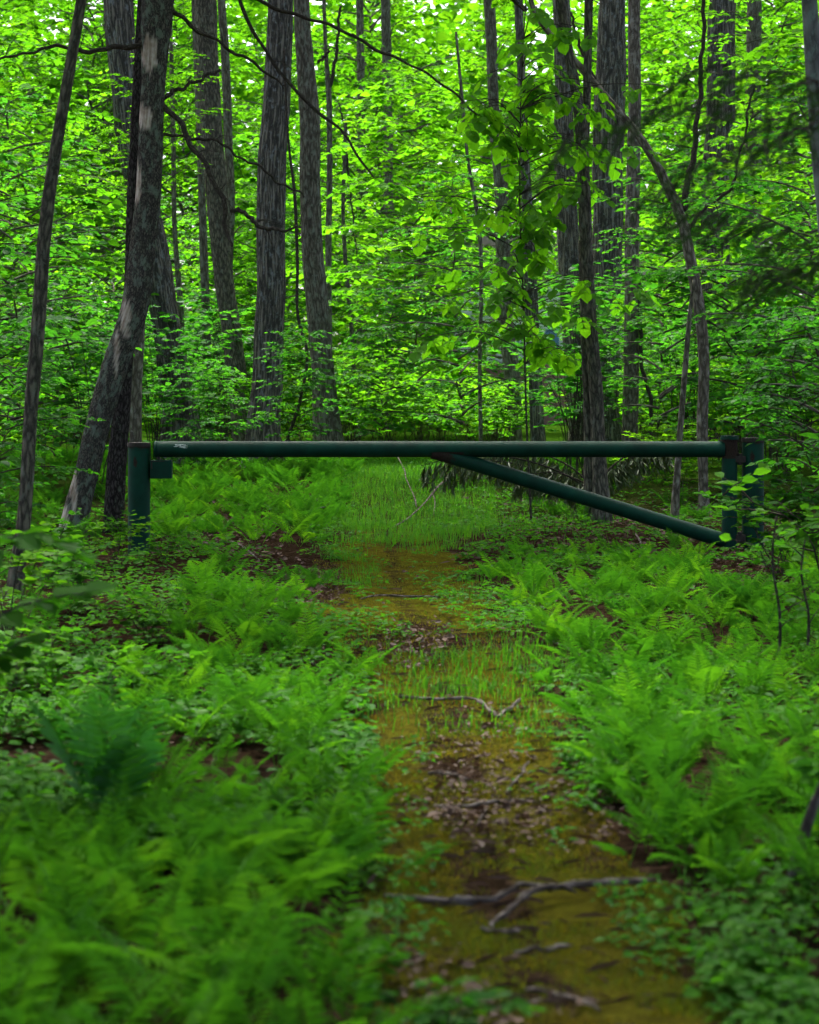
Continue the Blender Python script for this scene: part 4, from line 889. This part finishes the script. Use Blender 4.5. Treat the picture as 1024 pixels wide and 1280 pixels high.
stick([(500, 876, 5), (545, 880, 5), (580, 884, 6, .02), (598, 889, 6, .03), (612, 897, 7, .02), (624, 901, 7), (640, 893, 8, .02), (651, 886, 8, .03)], 'wavy pale stick with a dark end lying in the path grass')
stick([(540, 1010, 5), (585, 1012, 8), (620, 1006, 9), (655, 1006, 8), (672, 1009, 5)], 'knobbly dark stick across the mossy middle of the path')
stick([(632, 996, 6), (650, 985, 6, .03), (662, 976, 5, .05)], 'short upturned twig on the moss at the right of the path')
stick([(535, 966, 6), (565, 972, 7), (590, 978, 5)], 'short dark stick on the far mossy path')
stick([(598, 1036, 5), (604, 1020, 6), (606, 1010, 5)], 'tiny upright chip of wood in the path litter')
stick([(450, 746, 3), (485, 741, 4), (520, 741, 4), (556, 739, 3)], 'thin straight stick across the path before the grass')
stick([(488, 670, 3), (510, 662, 4, .05), (535, 652, 4, .10), (560, 642, 4, .16), (585, 630, 3, .22)], 'pale branch propped up on the path just beyond the gate', [[(520, 657, 3, .08), (505, 640, 2, .25), (492, 626, 2, .32)], [(543, 650, 3, .1), (542, 658, 2, 0)]])
stick([(340, 672, 4), (370, 667, 6), (395, 667, 6, .03), (412, 671, 4)], 'dark mossy stick in the ferns left of the path', [[(385, 668, 4, .02), (398, 661, 3, .08), (408, 660, 2, .1)]])
stick([(275, 618, 4), (300, 610, 5, .05), (328, 598, 4, .16)], 'pale stick leaning up out of the bright ferns', [[(328, 598, 3, .16), (345, 600, 2, .05)]])
stick([(245, 688, 3), (285, 686, 4), (300, 692, 3, .02), (325, 708, 3)], 'thin bent twig below the latch post')
stick([(800, 724, 3), (802, 706, 4, .02), (796, 686, 3, .06)], 'pale curved twig under the gate brace')
stick([(440, 586, 3), (452, 582, 4, .04), (468, 580, 3, .1)], 'short stick end poking out of the far ferns')
stick([(690, 815, 4), (720, 826, 4), (735, 842, 3)], 'small twig in the ferns right of the path')
stick([(350, 830, 4), (385, 836, 5), (400, 842, 4)], 'dark twig lying in the left fern bed')
def leaning_stick():
    d = 4.9; base = G(985, d); root = thing('leaning_stick', base, 'grey stick leaning upright at the lower right edge', 'stick'); g = Geo()
    S = smooth_path(np.array([W(982, 1140, d), W(990, 1100, d), W(1003, 1050, d - .05), W(1018, 1005, d - .1), W(1045, 950, d - .15)]) - base, 40); tube(g, S, np.linspace(.016, .010, 40), 12, .08, 4); tube(g, smooth_path(np.array([S[22], S[22] + (.03, .02, .06), S[22] + (.09, .03, .09)]), 8), np.linspace(.006, .002, 8), 6)
    obj('stick_wood', g, BARK_STICK, root)
leaning_stick()
def right_sapling():
    for (px, d, h, lab) in ((972, 8.8, .75, 'thin dark bare sapling standing in the right fern bed'), (1008, 9.4, .6, 'leaning thin sapling right of the bare sapling')):
        base = G(px, d); root = thing('thin_sapling', base, lab, 'sapling'); g = Geo(); lg = Geo(); q = np.random.default_rng(px)
        S = smooth_path(np.array([(0, 0, -.03), (.01, 0, h * .4), (-.02, .02, h * .75), (.0, .03, h)]), 24); tube(g, S, np.linspace(.009, .004, 24), 7, .05, 2)
        for k in range(7):
            p = S[8 + 2 * k]; a = q.uniform(0, 6.3); twig_leaves(g, lg, p, np.array((math.cos(a), math.sin(a), .5)), q.uniform(.12, .28), .07, q, 4, .3)
        obj('stem', g, BARK_THIN, root); obj('foliage', lg, LEAF_SHRUB, root, False)
right_sapling()

# ------------------------------------------------------------------ the house glimpsed far behind
def house():
    d = 84.0; s = d / F; x0, x1 = (655 - HX) * s, (712 - HX) * s; z = lambda py: CAMZ - (py - HY) * s
    cx = (x0 + x1) / 2; wd = x1 - x0 + 6; root = thing('house', (cx, d, 0), 'pale house with a brick lower wall glimpsed far between the trunks', 'house')
    white = plain('pale_siding', (.76, .78, .82), .7, 0, .06, 3); brick = plain('pink_brick', (.34, .17, .17), .85, 0, .35, 12); blue = plain('blue_panel', (.10, .22, .50), .4, 0, .1, 4); dark = plain('house_roof', (.12, .11, .12), .8, 0, .2, 6)
    g = Geo(); box(g, (0, 3, z(455) + 1.9), (wd, 6, 3.8)); obj('upper_wall', g, white, root, False)
    g = Geo(); box(g, (0, 3, z(455) / 2 - .01), (wd + .06, 6.06, z(455))); obj('brick_wall', g, brick, root, False)
    g = Geo(); zz = z(455) + 3.8; h = wd / 2 + .5; g.add([(-h, -.4, zz), (h, -.4, zz), (h, 6.4, zz), (-h, 6.4, zz), (-h, 3, zz + 2.2), (h, 3, zz + 2.2)], [(0, 1, 5, 4), (2, 3, 4, 5), (1, 0, 3, 2)], [(0, 4, 3), (1, 2, 5)]); obj('roof', g, dark, root, False)
    for px in (690, 640, 735):
        wx = (px - HX) * s - cx; g = Geo(); box(g, (wx, -.02, z(428)), (.75, .08, 1.3)); wo = obj('window', g, white, root, False); g = Geo(); box(g, (wx, -.07, z(428)), (.6, .04, 1.15)); obj('pane', g, blue, wo, False)
house()
print('objects', len(bpy.data.objects), 'polys', sum(len(m.polygons) for m in bpy.data.meshes))
